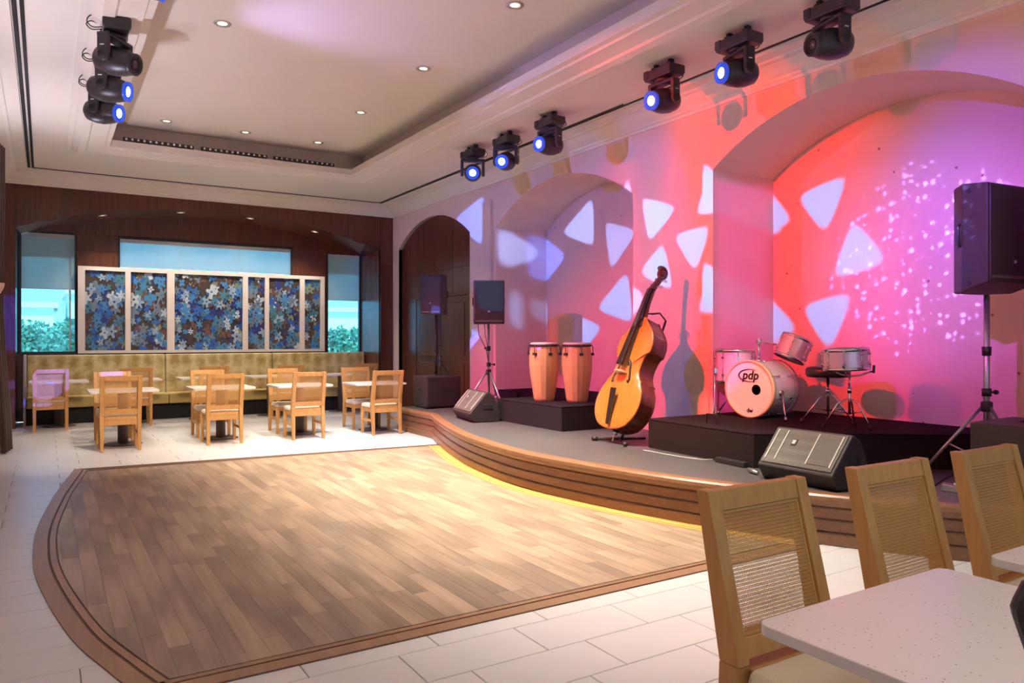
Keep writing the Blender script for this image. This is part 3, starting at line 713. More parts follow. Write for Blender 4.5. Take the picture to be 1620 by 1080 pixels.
for (a, b) in PANELS:
    w, h = b-a, az1-az0; m = MB()
    m.add([(a-ox, 0, az0), (b-ox, 0, az0), (b-ox, 0, az1), (a-ox, 0, az1)], [(0, 1, 2, 3)], 0)
    cnt = int(w*h*125); dep = 0
    for i in range(cnt):
        ph = i/cnt; dep -= .00012; r = ra.uniform(.05, .12) if ph < .75 else ra.uniform(.045, .105)
        ci = ra.choice([1, 2, 4, 5, 6, 7, 4, 0, 1, 7, 9, 0]) if ph < .70 else ra.choice([3, 8, 2, 3, 2, 1, 5, 6])
        cx, cz = ra.uniform(a, b)-ox, ra.uniform(az0, az1)
        P = [(min(max(cx+p, a-ox), b-ox), dep, min(max(cz+q, az0), az1)) for p, q in jig(r, ra.uniform(0, 6))]
        m.add(P, [tuple(range(len(P)))], ci)
        if a-ox+.03 < cx < b-ox-.03 and az0+.03 < cz < az1-.03 and ra.random() < .8:
            hr = r*.2; m.add([(cx+hr*math.cos(t*PI/5), dep-.00005, cz+hr*math.sin(t*PI/5)) for t in range(10)], [tuple(range(10))], ra.choice([4, 0, 1, 5]))
    me = bpy.data.meshes.new('art_panel'); me.from_pydata(m.v, [], m.f)
    for n_, c in ACOL: me.materials.append(MATS[n_])
    for p, i in zip(me.polygons, m.mi): p.material_index = i
    me.update(); o = bpy.data.objects.new('art_panel', me); COL.objects.link(o); o.parent = art

# ------------------------------------------------------------------ curtain at the left edge
m = MB(); n = 36; prof = []
for zi, (z, xo, yw) in enumerate([(0.02, -.36, .42), (.5, -.38, .38), (1.2, -.43, .30), (1.9, -.46, .25), (2.6, -.45, .24), (3.3, -.44, .28), (3.9, -.44, .32)]):
    row = []
    for i in range(n+1):
        t = i/n; y = 11.62-yw*t; x = xo-.03+.03*math.cos(t*6*PI)-.06*t; row.append((x, y, z))
    prof.append(row)
vs = [p for r in prof for p in r]; k = n+1
m.add(vs, [(i*k+j, i*k+j+1, (i+1)*k+j+1, (i+1)*k+j) for i in range(len(prof)-1) for j in range(n)], 0, True)
o = m.build('curtain', 'curtain'); md = o.modifiers.new('thick', 'SOLIDIFY'); md.thickness = .012
tag(o, 'dark brown curtain hanging at the left edge of the picture', 'curtain')

# ------------------------------------------------------------------ recessed downlights
def downlight(x, y, z, label, group, nrm=(0, 0, -1), power=0, color=(1, .82, .58), angle=84, lit=True, r=.062, target=None):
    t = thing('downlight', label, 'downlight', (x, y, z), 0, group)
    M = aim((-nrm[0], -nrm[1], -nrm[2]))
    m = MB(); m.lathe([(r, -.006), (r+.018, -.006), (r+.02, 0), (r, .001)], 28, M, caps=False); m.build('trim_ring', 'trim_ring', t)
    m = MB(); m.lathe([(r, -.004), (r*.9, .0), (r*.75, -.002)], 28, M, caps=False); m.build('reflector', 'reflector', t)
    m = MB(); m.lathe([(r*.76, -.0025), (r*.3, -.005), (.0001, -.006)], 20, M); m.build('lamp', 'lamp_glow' if lit else 'trim_ring', t)
    if power:
        p = Vector((x, y, z))+Vector(nrm)*.03
        spot('downlight_beam', p, target or (p+Vector(nrm)), power, color, angle, .9, .05)
    return t
WARM = (1, .90, .76)
DL = [(1.46, 7.63, 'near left'), (3.65, 5.79, 'at the top edge'), (3.63, 7.7, 'right side, nearest'), (3.62, 9.65, 'right side, second from the far end'), (1.45, 11.48, 'far left, with an amber glow'), (2.52, 11.48, 'far middle'), (3.61, 11.48, 'far right')]
for x, y, l in DL:
    pw = (480 if y > 11 else 1250 if y > 9 else 2100) if x > 3 else (1000 if y < 9 else 340)
    downlight(x, y, ZU-.001, 'round recessed ceiling downlight in the coffer, %s' % l, 'coffer downlights', power=pw, color=WARM, angle=44 if y > 11 else 70, target=(2.1, 11.2, .3) if (x < 2 and y < 9) else None)
for x, y in ((1.46, 5.7), (3.65, 3.8), (3.65, 1.8), (1.46, 3.8), (1.46, 1.8), (2.55, 0), (3.65, -.6), (1.46, -.6)):   # the same grid goes on above the camera
    downlight(x, y, ZU-.001, 'recessed ceiling downlight in the coffer out of view overhead, %s column, %s row' % ('left' if x < 2 else 'right' if x > 3 else 'middle', {5.7: 'first', 3.8: 'second', 1.8: 'third', 0: 'fourth', -.6: 'last'}[y]), 'coffer downlights overhead', power=(1100 if 3 < y < 5 else 900 if y > 1 else 260) if x > 3 else 90, color=WARM, angle=11 if (x > 3 and 1 < y < 3) else 64, target=(6.0, 5.1, .97) if (x > 3 and 1 < y < 3) else None)
for u, v, l in ((162, 338, 'leftmost'), (286, 337, 'second from the left'), (396, 347, 'third from the left'), (498, 367, 'rightmost')):
    c = (BX0+BX1)/2; h = (BX1-BX0)/2; s = BA[3]-BA[2]; R = (h*h+s*s)/(2*s)
    p = ony(u, v, 14.75); x = p.x; z = azh(BA, x); nr = Vector((c-x, 0, (BA[3]-R)-z)).normalized()
    downlight(x, 14.75, z-.002, 'small recessed downlight in the timber arch soffit, %s' % l, 'alcove downlights', tuple(nr), power=130, color=WARM, angle=125, r=.05)

# ------------------------------------------------------------------ unseen uplights added on the left wall to brighten the ceiling
for k, y in enumerate((-2.0, 1.0, 4.0, 7.0, 10.0)):
    t = thing('fill_uplight', 'half-round uplight added out of view on the left wall to brighten the ceiling, %s from behind the viewer' % ('first', 'second', 'third', 'fourth', 'fifth')[k], 'added fill light', (XL, y, 1.9), 0, 'added fill uplights on the left wall')
    m = MB(); m.lathe([(.02, 0), (.08, .05), (.11, .12), (.115, .16), (.10, .16), (.09, .10)], 20, Matrix.Translation((.13, 0, 0)), caps=False); m.build('bowl', 'wall_plaster', t)
    m = MB(); m.bb((0, -.05, .02), (.06, .05, .14)); m.build('bracket', 'wall_plaster', t)
    m = MB(); m.lathe([(.0001, .06), (.03, .07), (.03, .10), (.0001, .12)], 12, Matrix.Translation((.13, 0, 0))); m.build('lamp', 'lamp_glow', t)
    spot('fill_uplight_beam', (XL+.13, y, 2.05), (XL+.75, y, 4.1), 140, (.80, .78, 1), 112, .9, .06)

# ------------------------------------------------------------------ LED bars on the coffer ledge
for k, (x0, x1, l) in enumerate(((.93, 1.86, 'left'), (1.96, 2.91, 'middle'), (3.01, 3.97, 'right'))):
    t = thing('led_bar', 'long black LED light bar lying on the far coffer ledge, %s of three' % l, 'light bar', ((x0+x1)/2, CY1+.05, ZC+.072), 0, 'LED bars on the coffer ledge')
    w = (x1-x0)/2
    m = MB(); m.bb((-w, -.03, .01), (w, .03, .06)); m.build('housing', 'head_black', t, .004)
    for q in (-.6, .6): m = MB(); m.bb((q*w-.02, -.035, 0), (q*w+.02, .035, .012)); m.build('foot', 'rubber', t)
    for i in range(12):
        M = Matrix.Translation((-w+.04+(2*w-.08)*i/11, -.03, .036)).to_4x4() @ aim((0, -1, 0)).to_4x4()
        m = MB(); m.lathe([(.017, 0), (.017, .004), (.011, .006), (.0001, .003)], 12, M); m.build('lens', 'reflector', t)

# ------------------------------------------------------------------ moving heads
def moving_head(x, y, d, label, lit=True, group='moving-head spotlights on the stage side', cable=1):
    d = Vector(d).normalized(); pan = math.atan2(d.y, d.x)
    t = thing('moving_head_light', label, 'spotlight', (x, y, ZC), 0, group)
    R = Matrix.Rotation(pan, 3, 'Z'); B = Matrix.Rotation(PI/2, 3, 'Z')
    m = MB(); m.box((0, 0, -.115), (.19, .36, .10)); m.box((0, .15, -.105), (.21, .07, .085)); m.box((0, -.15, -.105), (.21, .07, .085)); m.build('base', 'head_black', t, .012)
    for s in (-1, 1): m = MB(); m.box((0, s*.10, -.032), (.05, .035, .066)); m.tube([(-.06, s*.10, -.05), (.06, s*.10, -.05)], .014, 8); m.build('clamp', 'head_black', t)
    m = MB(); m.lathe([(.085, -.20), (.085, -.165)], 20); m.box(R @ Vector((0, 0, -.205)), (.11, .33, .035), R)
    for s in (-1, 1): m.box(R @ Vector((0, s*.148, -.30)), (.10, .042, .20), R); m.lathe([(.052, -.021), (.052, .021)], 16, Matrix.Translation(R @ Vector((0, s*.148, -.375))) @ aim(R @ Vector((0, 1, 0))).to_4x4())
    yk = m.build('yoke', 'head_black', t, .012)
    for s in (-1, 1):
        q = MB(); q.box(R @ Vector((0, s*.1705, -.30)), (.035, .002, .008), R); q.build('brand_mark', 'white_mark', yk)
    M = Matrix.Translation((0, 0, -.375)) @ aim(d).to_4x4()
    m = MB(); m.lathe([(.0001, -.175), (.06, -.17), (.095, -.14), (.118, -.06), (.122, .02), (.110, .09), (.092, .15), (.085, .165)], 28, M); m.build('head', 'head_black', t)
    m = MB(); m.lathe([(.088, .155), (.09, .19), (.072, .192), (.07, .176)], 28, M, caps=False); m.build('lens_ring', 'blue_ring' if lit else 'head_black', t)
    m = MB(); m.lathe([(.070, .176), (.045, .179)], 28, M, caps=False); m.build('lens_rim', 'blue_ring' if lit else 'lens_dark', t)
    m = MB(); m.lathe([(.046, .179), (.03, .186), (.0001, .19)], 24, M); m.build('lens', 'lens_lit' if lit else 'lens_dark', t)
    if cable:
        s = cable
        for k in range(2):
            m = MB(); m.tube(catmull([(s*(.09), .05-.08*k, -.09), (s*.17, .05-.08*k, -.06+.02*k), (s*.21, .03-.08*k, -.10), (s*.17, .02-.06*k, -.14), (s*.10, .0-.05*k, -.13)], 4), .005, 6); m.build('power_cable', 'cable', t)
    lens = Vector((x, y, ZC-.375))+d*.21
    return lens
RG = 'moving-head spotlights along the stage side of the ceiling'; LG = 'moving-head spotlights along the left side of the ceiling'
def tocam(x, y, du, dz): v = Vector((-x, -y, 0)).normalized(); l = Vector((-CS, SN, 0)); return v+l*du+Vector((0, 0, dz))
LR = []
for (x, y, d, l, lit) in ((5.08, 9.17, tocam(5.08, 9.17, 0, -.22), 'furthest moving-head light on the stage side, shining a starburst straight at the viewer', True), (5.12, 8.34, tocam(5.12, 8.34, .35, -.25), 'second furthest moving-head light on the stage side, lens facing the viewer', True), (5.13, 7.36, tocam(5.13, 7.36, 1.1, -.15), 'third moving-head light from the far end on the stage side, lens turned left', True), (5.12, 5.4, tocam(5.12, 5.4, 1.2, -.3), 'moving-head light above the double bass, lens turned left with a blue ring', True), (5.14, 4.49, tocam(5.14, 4.49, 2.6, -.3), 'reddish moving-head light above the drum riser seen side-on', True), (5.25, 3.66, tocam(5.25, 3.66, 2.6, -.45), 'nearest moving-head light on the stage side, cut by the top edge, lens unlit', False)):
    LR.append(moving_head(x, y, d, l, lit, RG, 1))
LL = []
for (y, d, l, lit) in ((7.05, (.75, -.6, -.22), 'nearest moving-head light on the left, unlit with its base in view', False), (7.88, (.9, -.45, -.12), 'middle moving-head light on the left, blue lens turned right', True), (8.7, (.85, -.6, -.12), 'furthest and lowest in view moving-head light on the left, blue lens lit', True), (5.3, (1, 0, -.3), 'moving-head light on the left just above the top of the frame', True), (2.0, (1, .1, -.3), 'moving-head light on the left above the viewer', True)):
    LL.append(moving_head(.50, y, d, l, lit, LG, -1))

# ---- projected light: the gobo wheel inside a moving head, as a pattern over the lamp's own directions
def gobo(name, loc, target, power, color, angle, shapes, soft=.0035, rnd_=.042, base=0.0, glitter=None, wash=None, blend=.15):
    o = spot(name, loc, target, power, (1, 1, 1), angle, blend, .012); l = o.data
    Rm = o.rotation_euler.to_matrix(); Ri = Rm.transposed()
    l.use_nodes = True; nt = l.node_tree; nt.nodes.clear(); L = nt.links.new
    out = nt.nodes.new('ShaderNodeOutputLight'); em = nt.nodes.new('ShaderNodeEmission'); L(em.outputs[0], out.inputs[0])
    tc = nt.nodes.new('ShaderNodeTexCoord'); sp = nt.nodes.new('ShaderNodeSeparateXYZ'); L(tc.outputs['Normal'], sp.inputs[0])
    def mth(op, a, b=None, c=None):
        n = nt.nodes.new('ShaderNodeMath'); n.operation = op
        for i, q in enumerate((a, b, c)):
            if q is None: continue
            if isinstance(q, (int, float)): n.inputs[i].default_value = q
            else: L(q, n.inputs[i])
        return n.outputs[0]
    nz = mth('MULTIPLY', sp.outputs[2], -1); px = mth('DIVIDE', sp.outputs[0], nz); py = mth('DIVIDE', sp.outputs[1], nz)
    cv = nt.nodes.new('ShaderNodeCombineXYZ'); L(px, cv.inputs[0]); L(py, cv.inputs[1]); cv.inputs[2].default_value = 1
    tot = None
    for s in shapes:
        pts, gain = s
        P = []
        for q in pts:
            v = Ri @ (Vector(q)-Vector(loc)); P.append((v.x/-v.z, v.y/-v.z))
        ar = sum(P[i][0]*P[(i+1) % len(P)][1]-P[(i+1) % len(P)][0]*P[i][1] for i in range(len(P)))
        if ar < 0: P.reverse()
        d = None
        for i in range(len(P)):
            a, b = P[i], P[(i+1) % len(P)]; ex, ey = b[0]-a[0], b[1]-a[1]; ln = math.hypot(ex, ey); nx, ny = ey/ln, -ex/ln
            vm = nt.nodes.new('ShaderNodeVectorMath'); vm.operation = 'DOT_PRODUCT'; L(cv.outputs[0], vm.inputs[0]); vm.inputs[1].default_value = (nx, ny, -(nx*a[0]+ny*a[1]))
            d = vm.outputs['Value'] if d is None else mth('SMOOTH_MAX', d, vm.outputs['Value'], rnd_)
        mr = nt.nodes.new('ShaderNodeMapRange'); mr.interpolation_type = 'SMOOTHSTEP'; L(d, mr.inputs[0])
        mr.inputs[1].default_value = -soft; mr.inputs[2].default_value = soft; mr.inputs[3].default_value = gain; mr.inputs[4].default_value = 0
        tot = mr.outputs[0] if tot is None else mth('MAXIMUM', tot, mr.outputs[0])
    if glitter:
        vo = nt.nodes.new('ShaderNodeTexVoronoi'); vo.voronoi_dimensions = '2D'; vo.inputs['Scale'].default_value = glitter[0]; L(cv.outputs[0], vo.inputs['Vector'])
        sc_ = nt.nodes.new('ShaderNodeSeparateColor'); L(vo.outputs['Color'], sc_.inputs[0])
        rad = mth('MULTIPLY', mth('POWER', sc_.outputs[0], 3.0), .36)
        g1 = mth('LESS_THAN', vo.outputs['Distance'], rad)
        gx, gy, gr = glitter[1]
        fall = mth('SUBTRACT', 1.0, mth('DIVIDE', mth('SQRT', mth('ADD', mth('POWER', mth('SUBTRACT', px, gx), 2.0), mth('POWER', mth('SUBTRACT', py, gy), 2.0))), gr))
        fall = mth('MAXIMUM', fall, 0.0); ns = nt.nodes.new('ShaderNodeTexNoise'); ns.noise_dimensions = '2D'; ns.inputs['Scale'].default_value = 22; L(cv.outputs[0], ns.inputs['Vector'])
        gl = mth('MULTIPLY', mth('MULTIPLY', g1, mth('GREATER_THAN', mth('MULTIPLY', fall, mth('ADD', ns.outputs[0], .35)), .30)), glitter[2])
        tot = gl if tot is None else mth('ADD', tot, gl)
    if base: tot = mth('ADD', tot, base)
    def scl(c, f):
        n = nt.nodes.new('ShaderNodeVectorMath'); n.operation = 'SCALE'
        if isinstance(c, tuple): n.inputs[0].default_value = c
        else: L(c, n.inputs[0])
        L(f, n.inputs['Scale']); return n.outputs[0]
    cc = scl(tuple(color), tot)
    if wash:                                                       # tinted glass round the cut-outs, denser towards some edges
        wc, grads = wash; k = mth('MAXIMUM', mth('SUBTRACT', 1.0, tot), 0.0)
        for pa, pb, lo in grads:
            q = []
            for w_ in (pa, pb):
                v = Ri @ (Vector(w_)-Vector(loc)); q.append(Vector((v.x/-v.z, v.y/-v.z)))
            dv = q[1]-q[0]; l2 = dv.length_squared
            vm = nt.nodes.new('ShaderNodeVectorMath'); vm.operation = 'DOT_PRODUCT'; L(cv.outputs[0], vm.inputs[0]); vm.inputs[1].default_value = (dv.x/l2, dv.y/l2, -(q[0].dot(dv))/l2)
            mr = nt.nodes.new('ShaderNodeMapRange'); mr.interpolation_type = 'SMOOTHSTEP'; L(vm.outputs['Value'], mr.inputs[0]); mr.inputs[3].default_value = lo
            k = mth('MULTIPLY', k, mr.outputs[0])
        ad = nt.nodes.new('ShaderNodeVectorMath'); ad.operation = 'ADD'; L(cc, ad.inputs[0]); L(scl(tuple(wc), k), ad.inputs[1]); cc = ad.outputs[0]
    L(cc, em.inputs['Color'])
    return o
def wl(*p): return [onx(u, v, W) for u, v in p]
def nb(*p): return [onx(u, v, NB) for u, v in p]
JB = N1[1]
def jb(*p): return [ony(u, v, JB) for u, v in p]
GOB = (.20, .37, 1.0)
P1 = [(jb((785, 351), (789, 432), (866, 402)), 2.2), (nb((938, 310), (940, 390), (887, 369)), 1), (nb((956, 350), (1008, 364), (966, 430)), .8), (nb((993, 427), (1002, 512), (942, 489)), 1), (nb((899, 494), (955, 516), (905, 575)), 1),
      (jb((801, 450), (828, 449), (831, 535), (804, 524)), 2.2), (jb((822, 477), (872, 462), (872, 540)), 1.2)]
P2 = [(wl((766, 308), (766, 392), (718, 347)), .8), ([*jb((832, 363), (835, 445)), *nb((897, 404))], .65), (wl((738, 518), (768, 531), (740, 562)), .8),
      ([ony(u, v, 9.55) for u, v in ((762, 478), (772, 454), (800, 450), (800, 516))], .8)]
P3 = [(nb((1196, 276), (1257, 351), (1196, 376)), 1), (nb((1259, 310), (1344, 273), (1306, 373)), 1), (nb((1349, 344), (1409, 414), (1314, 444)), 1), (nb((1266, 483), (1353, 459), (1312, 560)), 1), (nb((1196, 448), (1267, 523), (1196, 548)), 1),
      (wl((1014, 311), (1072, 327), (1026, 385)), 1), (wl((1049, 382), (1066, 462), (1010, 432)), 1), (wl((1064, 371), (1125, 355), (1100, 433)), .9), (wl((1128, 256), (1099, 342), (1150, 332)), .9), (wl((1128, 414), (1101, 497), (1150, 492)), .8),
      (wl((995, 276), (1005, 350), (984, 297)), .9), (wl((994, 447), (1022, 468), (997, 510)), 1)]
gobo('gobo_beam', LL[2], (NB, 8.6, 2.2), 3300, GOB, 66, P1, wash=((.42, .002, .03), [(nb((905, 390))[0], nb((960, 560))[0], 0.0), (wl((1045, 480))[0], wl((985, 480))[0], 0)]), blend=.3)
gobo('gobo_beam', LL[1], (W, 9.8, 2.2), 7000, (.07, .16, 1.0), 80, P2, wash=((.006, .008, .075), [((W, 9.8, 4.3), (W, 9.8, 3.6), 0)]))
gobo('gobo_beam', LL[3], (W+.5, 4.9, 2.1), 3300, GOB, 84, P3, wash=((.56, .003, .002), [(wl((985, 420))[0], wl((1100, 440))[0], .06), ((4.5, 4.9, .36), (5.7, 4.9, .5), 0), ((W, 4.5, 4.45), (W, 4.5, 3.85), 0), (nb((1520, 350))[0], nb((1310, 400))[0], .12)]), blend=.4)
# colour washes from the left-hand row
q = nb((1465, 400))[0]; gobo('glitter_beam', LL[4], q, 1700, (.26, .22, 1.0), 23, [], base=.8, blend=1.0, glitter=(105, (-.0, .0, .2), 6.0))
gobo('shuttered_beam', LL[4], (6.6, 5.68, 1.9), 1900, (.95, .02, .55), 40, [([(6.13, 5.68, .62), (7.05, 5.68, .62), (7.05, 5.68, 3.15), (6.13, 5.68, 3.15)], 1)], soft=.012, rnd_=.01, blend=.5)
spot('wash_magenta', LL[4], nb((1535, 470))[0], 800, (.72, .006, .95), 26, .9, .05)
spot('wash_violet', LL[4], nb((1575, 285))[0], 1000, (.12, .03, 1.0), 20, .9, .05)
spot('wash_blue', LR[2], (.09, 13.68, .80), 22000, (.07, .09, 1.0), 3.6, .15, .02)
spot('wash_blue', LR[3], (-.5, 14.4, 1.7), 26000, (.02, .05, 1.0), 5, .3, .02)
spot('wash_blue', LR[3], (.81, 12.24, .93), 16000, (.07, .09, 1.0), 1.7, .15, .02)
spot('wash_spill', LL[1], (5.0, 5.8, 4.3), 230, (.45, .36, 1.0), 70, .9, .05)
spot('wash_blue', LR[1], (6.2, 2.8, 2.0), 900, (.03, .08, 1.0), 7, .2, .02)

# ------------------------------------------------------------------ loudspeakers, stands
def text_mesh(txt, size, name, m, parent, M, shear=0):
    c = bpy.data.curves.new(name, 'FONT'); c.body = txt; c.size = size; c.align_x = 'CENTER'; c.align_y = 'CENTER'; c.extrude = .0006; c.shear = shear; c.offset = size*.03; c.resolution_u = 3
    o = bpy.data.objects.new(name, c); COL.objects.link(o)
    dg = bpy.context.evaluated_depsgraph_get(); me = bpy.data.meshes.new_from_object(o.evaluated_get(dg)); bpy.data.objects.remove(o)
    me.transform(M); me.materials.clear(); me.materials.append(MATS[m]); n = bpy.data.objects.new(name, me); COL.objects.link(n); n.parent = parent; return n
FRONT = Matrix(((1, 0, 0, 0), (0, 0, -1, 0), (0, 1, 0, 0), (0, 0, 0, 1)))     # text in the x-z plane facing -y
def speaker(label, loc, rz, w, d, h, group='loudspeakers', chamfer=0, badge=True, rear=.66):
    t = thing('loudspeaker', label, 'loudspeaker', loc, rz, group)
    hw = w/2; rw = hw*rear
    plan = [(-hw, -d/2), (hw, -d/2), (hw, d*.05), (rw, d/2), (-rw, d/2), (-hw, d*.05)]
    m = MB(); m.prism(plan, lambda x, y: (x, y, .0 if y > -d*.4 else chamfer), lambda x, y: (x, y, h if y > -d*.4 else h-chamfer*.3)); m.build('cabinet', 'speaker_cab', t, .012)
    m = MB(); m.bb((-hw+.012, -d/2-.012, chamfer+.015), (hw-.012, -d/2-.001, h-chamfer*.3-.015)); g_ = m.build('grille', 'grille_dark', t, .006)
    m = MB(); m.bb((-hw+.03, -d/2-.016, chamfer+.03), (hw-.03, -d/2-.0115, chamfer+.05)); m.build('grille_rib', 'grille_plate', g_)
    if badge:
        m = MB(); m.bb((-.03, -d/2-.018, h*.25), (.03, -d/2-.012, h*.25+.04)); b = m.build('badge', 'black_plastic', t)
        text_mesh('JBL', .026, 'badge_lettering', 'logo_plate', t, Matrix.Translation((0, -d/2-.0185, h*.25+.02)) @ FRONT)
    for s in (-1, 1):
        for z in (.08*h, .92*h):
            M = Matrix.Translation((s*hw, -d*.1, z)) @ aim((s, 0, 0)).to_4x4()
            m = MB(); m.lathe([(.018, -.002), (.018, .003), (.009, .003), (.0001, .001)], 12, M); m.build('rigging_point', 'rubber', t)
        m = MB(); m.tube([(s*(hw-.012), d*.12, h*.42), (s*(hw+.004), d*.12, h*.45), (s*(hw+.004), d*.12, h*.60), (s*(hw-.012), d*.12, h*.63)], .012, 8); m.build('side_handle', 'black_plastic', t)
    return t
def tripod(label, loc, angs, hub, top, R, m_='steel', r=.019, tips=('rubber',)*3, group='speaker stands'):
    t = thing('speaker_stand', label, 'speaker stand', loc, 0, group)
    m = MB(); m.tube([(0, 0, .10), (0, 0, top)], r, 14); m.build('pole', m_, t)
    m = MB(); m.lathe([(r+.012, hub-.04), (r+.02, hub-.03), (r+.02, hub+.03), (r+.012, hub+.04)], 14); m.lathe([(r+.012, hub+.08), (r+.012, hub+.14)], 14); m.build('hub', 'black_plastic', t)
    m = MB(); z = (hub+top)/2; m.lathe([(r+.01, z-.04), (r+.012, z+.03)], 14); m.build('collar', 'black_plastic', t)
    for zz, s in ((z, -1), (hub+.11, 1)):
        m = MB(); m.tube([(s*.02, -.01, zz), (s*.07, -.03, zz)], .007, 8); m.lathe([(.0001, -.012), (.018, -.01), (.018, .01), (.0001, .012)], 10, Matrix.Translation((s*.075, -.032, zz)) @ aim((1, -.3, 0)).to_4x4()); m.build('knob', 'black_plastic', t)
    for a, tp in zip(angs, tips):
        c, s = math.cos(a), math.sin(a)
        m = MB(); m.tube([(c*.03, s*.03, hub), (c*R, s*R, .02)], .013, 10); lg = m.build('leg', m_, t)
        m = MB(); m.tube([(c*(R-.03), s*(R-.03), .02+.03*hub/R), (c*(R+.005), s*(R+.005), .012)], .017, 10); m.build('foot', tp, lg)
        m = MB(); m.tube([(c*.02, s*.02, .14), (c*R*.55, s*R*.55, hub*.46)], .007, 8); m.build('brace', m_, lg)
    return t
def subwoofer(label, loc, rz, w, d, h, group='subwoofers'):
    t = thing('subwoofer', label, 'subwoofer', loc, rz, group)
    m = MB(); m.bb((-w/2, -d/2, .012), (w/2, d/2, h)); m.build('cabinet', 'speaker_cab', t, .012)
    m = MB(); m.bb((-w/2+.02, -d/2-.012, .03), (w/2-.02, -d/2-.001, h-.02)); m.build('grille', 'grille_dark', t, .005)
    m = MB(); m.bb((-.05, -d/2-.016, h*.40), (.05, -d/2-.0115, h*.62)); m.build('grille_badge', 'black_plastic', t)
    for s in (-1, 1):
        m = MB(); m.tube([(s*w/2, -.06, h*.6), (s*(w/2+.02), -.05, h*.6), (s*(w/2+.02), .05, h*.6), (s*w/2, .06, h*.6)], .01, 8); m.build('side_handle', 'black_plastic', t)
        for q in (-1, 1): m = MB(); m.lathe([(.02, 0), (.02, .013)], 10, Matrix.Translation((s*(w/2-.05), q*(d/2-.05), 0))); m.build('foot', 'rubber', t)
    m = MB(); m.lathe([(.03, h), (.03, h+.01), (.0001, h+.01)], 16); m.build('pole_cup', 'black_plastic', t)
    return t
# far left: subwoofer with a pole speaker
subwoofer('black subwoofer at the far left end of the stage under the pole-mounted speaker', (5.29, 10.72, ST+.001), 0, .60, .48, .50)
t = thing('speaker_pole', 'slim black pole rising from the far left subwoofer', 'speaker pole', (5.27, 10.72, ST+.513), 0)
m = MB(); m.tube([(0, 0, 0), (0, 0, .95)], .0175, 12); m.build('pole', 'black_plastic', t)
m = MB(); m.lathe([(.026, .38), (.028, .40), (.028, .50), (.026, .52)], 12); m.build('collar', 'black_plastic', t)
m = MB(); m.tube([(.02, 0, .46), (.07, -.02, .46)], .008, 8); m.build('knob', 'black_plastic', t)
speaker('small black loudspeaker on the pole above the far left subwoofer, turned side-on', (5.27, 10.72, 1.826), math.radians(-52), .36, .36, .62)
m = MB(); m.tube([(5.35, 10.80, 1.85), (5.38, 10.75, 1.75), (5.32, 10.70, 1.62), (5.30, 10.69, 1.35), (5.31, 10.69, 1.1), (5.4, 10.7, 1.0), (5.52, 10.75, .885)], .006, 6)
tag(m.build('speaker_cable', 'cable'), 'black cable hanging from the far left pole speaker to its subwoofer', 'cable')
# tripod speaker in front of the pale panel
tripod('silver tripod stand with black collars beside the conga riser', (5.45, 9.36, ST+.001), (math.radians(155), math.radians(275), math.radians(35)), .60, 1.295, .42)
speaker('black loudspeaker on the silver tripod, half lit by a blue beam', (5.45, 9.36, 1.657), math.radians(-28), .44, .34, .62)
for k, dx in enumerate((-.1, -.02)):
    m = MB(); m.tube([(x_-.13, y_-.22, z_) for x_, y_, z_ in [(5.56+dx, 9.62-dx*.6, 1.66), (5.55+dx, 9.58-dx*.6, 1.5), (5.56+dx*.4, 9.55, 1.3), (5.555, 9.55, 1.12), (5.555, 9.555, .95-.1*k), (5.55, 9.52, .7), (5.45, 9.45, .372)]], .006, 6)
    tag(m.build('speaker_cable', 'cable'), 'black cable drooping below the tripod speaker beside the congas, %s' % ('outer loop' if k == 0 else 'inner loop'), 'cable', 'cables below the tripod speaker')
# right hand tripod speaker
tripod('silver tripod stand with a red-tipped leg at the right of the stage', (6.2, 2.97, ST+.001), (math.radians(130), math.radians(8), math.radians(250)), .56, 1.43, .46, tips=('red_tip', 'rubber', 'rubber'), r=.022)
speaker('large black loudspeaker with grille and badge on the right-hand tripod', (6.24, 2.97, 1.80), math.radians(-6), .62, .36, .83, chamfer=.07, rear=.52)
subwoofer('black subwoofer standing at the right edge of the stage behind the chairs', (5.66, 2.47, ST+.001), math.radians(2), .62, .42, .52)
m = MB(); m.tube([(7.0, 2.95, 1.52), (6.9, 2.9, 1.4), (6.75, 2.85, 1.12), (6.55, 2.85, .95), (6.42, 2.8, .8), (6.36, 2.78, .37)], .006, 6)
tag(m.build('speaker_cable', 'cable'), 'black cable looping down at the right edge behind the tripod', 'cable')
t = thing('microphone_stand', 'blue-lit microphone on a stand at the right edge of the picture', 'microphone stand', (7.0, 2.88, ST+.001), 0)
m = MB(); m.tube([(0, 0, .02), (0, 0, 1.12)], .012, 10); m.build('pole', 'black_plastic', t)
m = MB(); m.lathe([(.14, 0), (.14, .015), (.02, .025)], 24); m.build('base', 'black_plastic', t)
m = MB(); m.tube([(0, 0, 1.12), (-.03, -.05, 1.20)], .012, 8); m.lathe([(.016, 0), (.022, .10), (.03, .13), (.026, .165), (.0001, .178)], 14, Matrix.Translation((-.03, -.05, 1.19)) @ aim((-.4, -.5, .7)).to_4x4()); m.build('microphone', 'head_black', t)

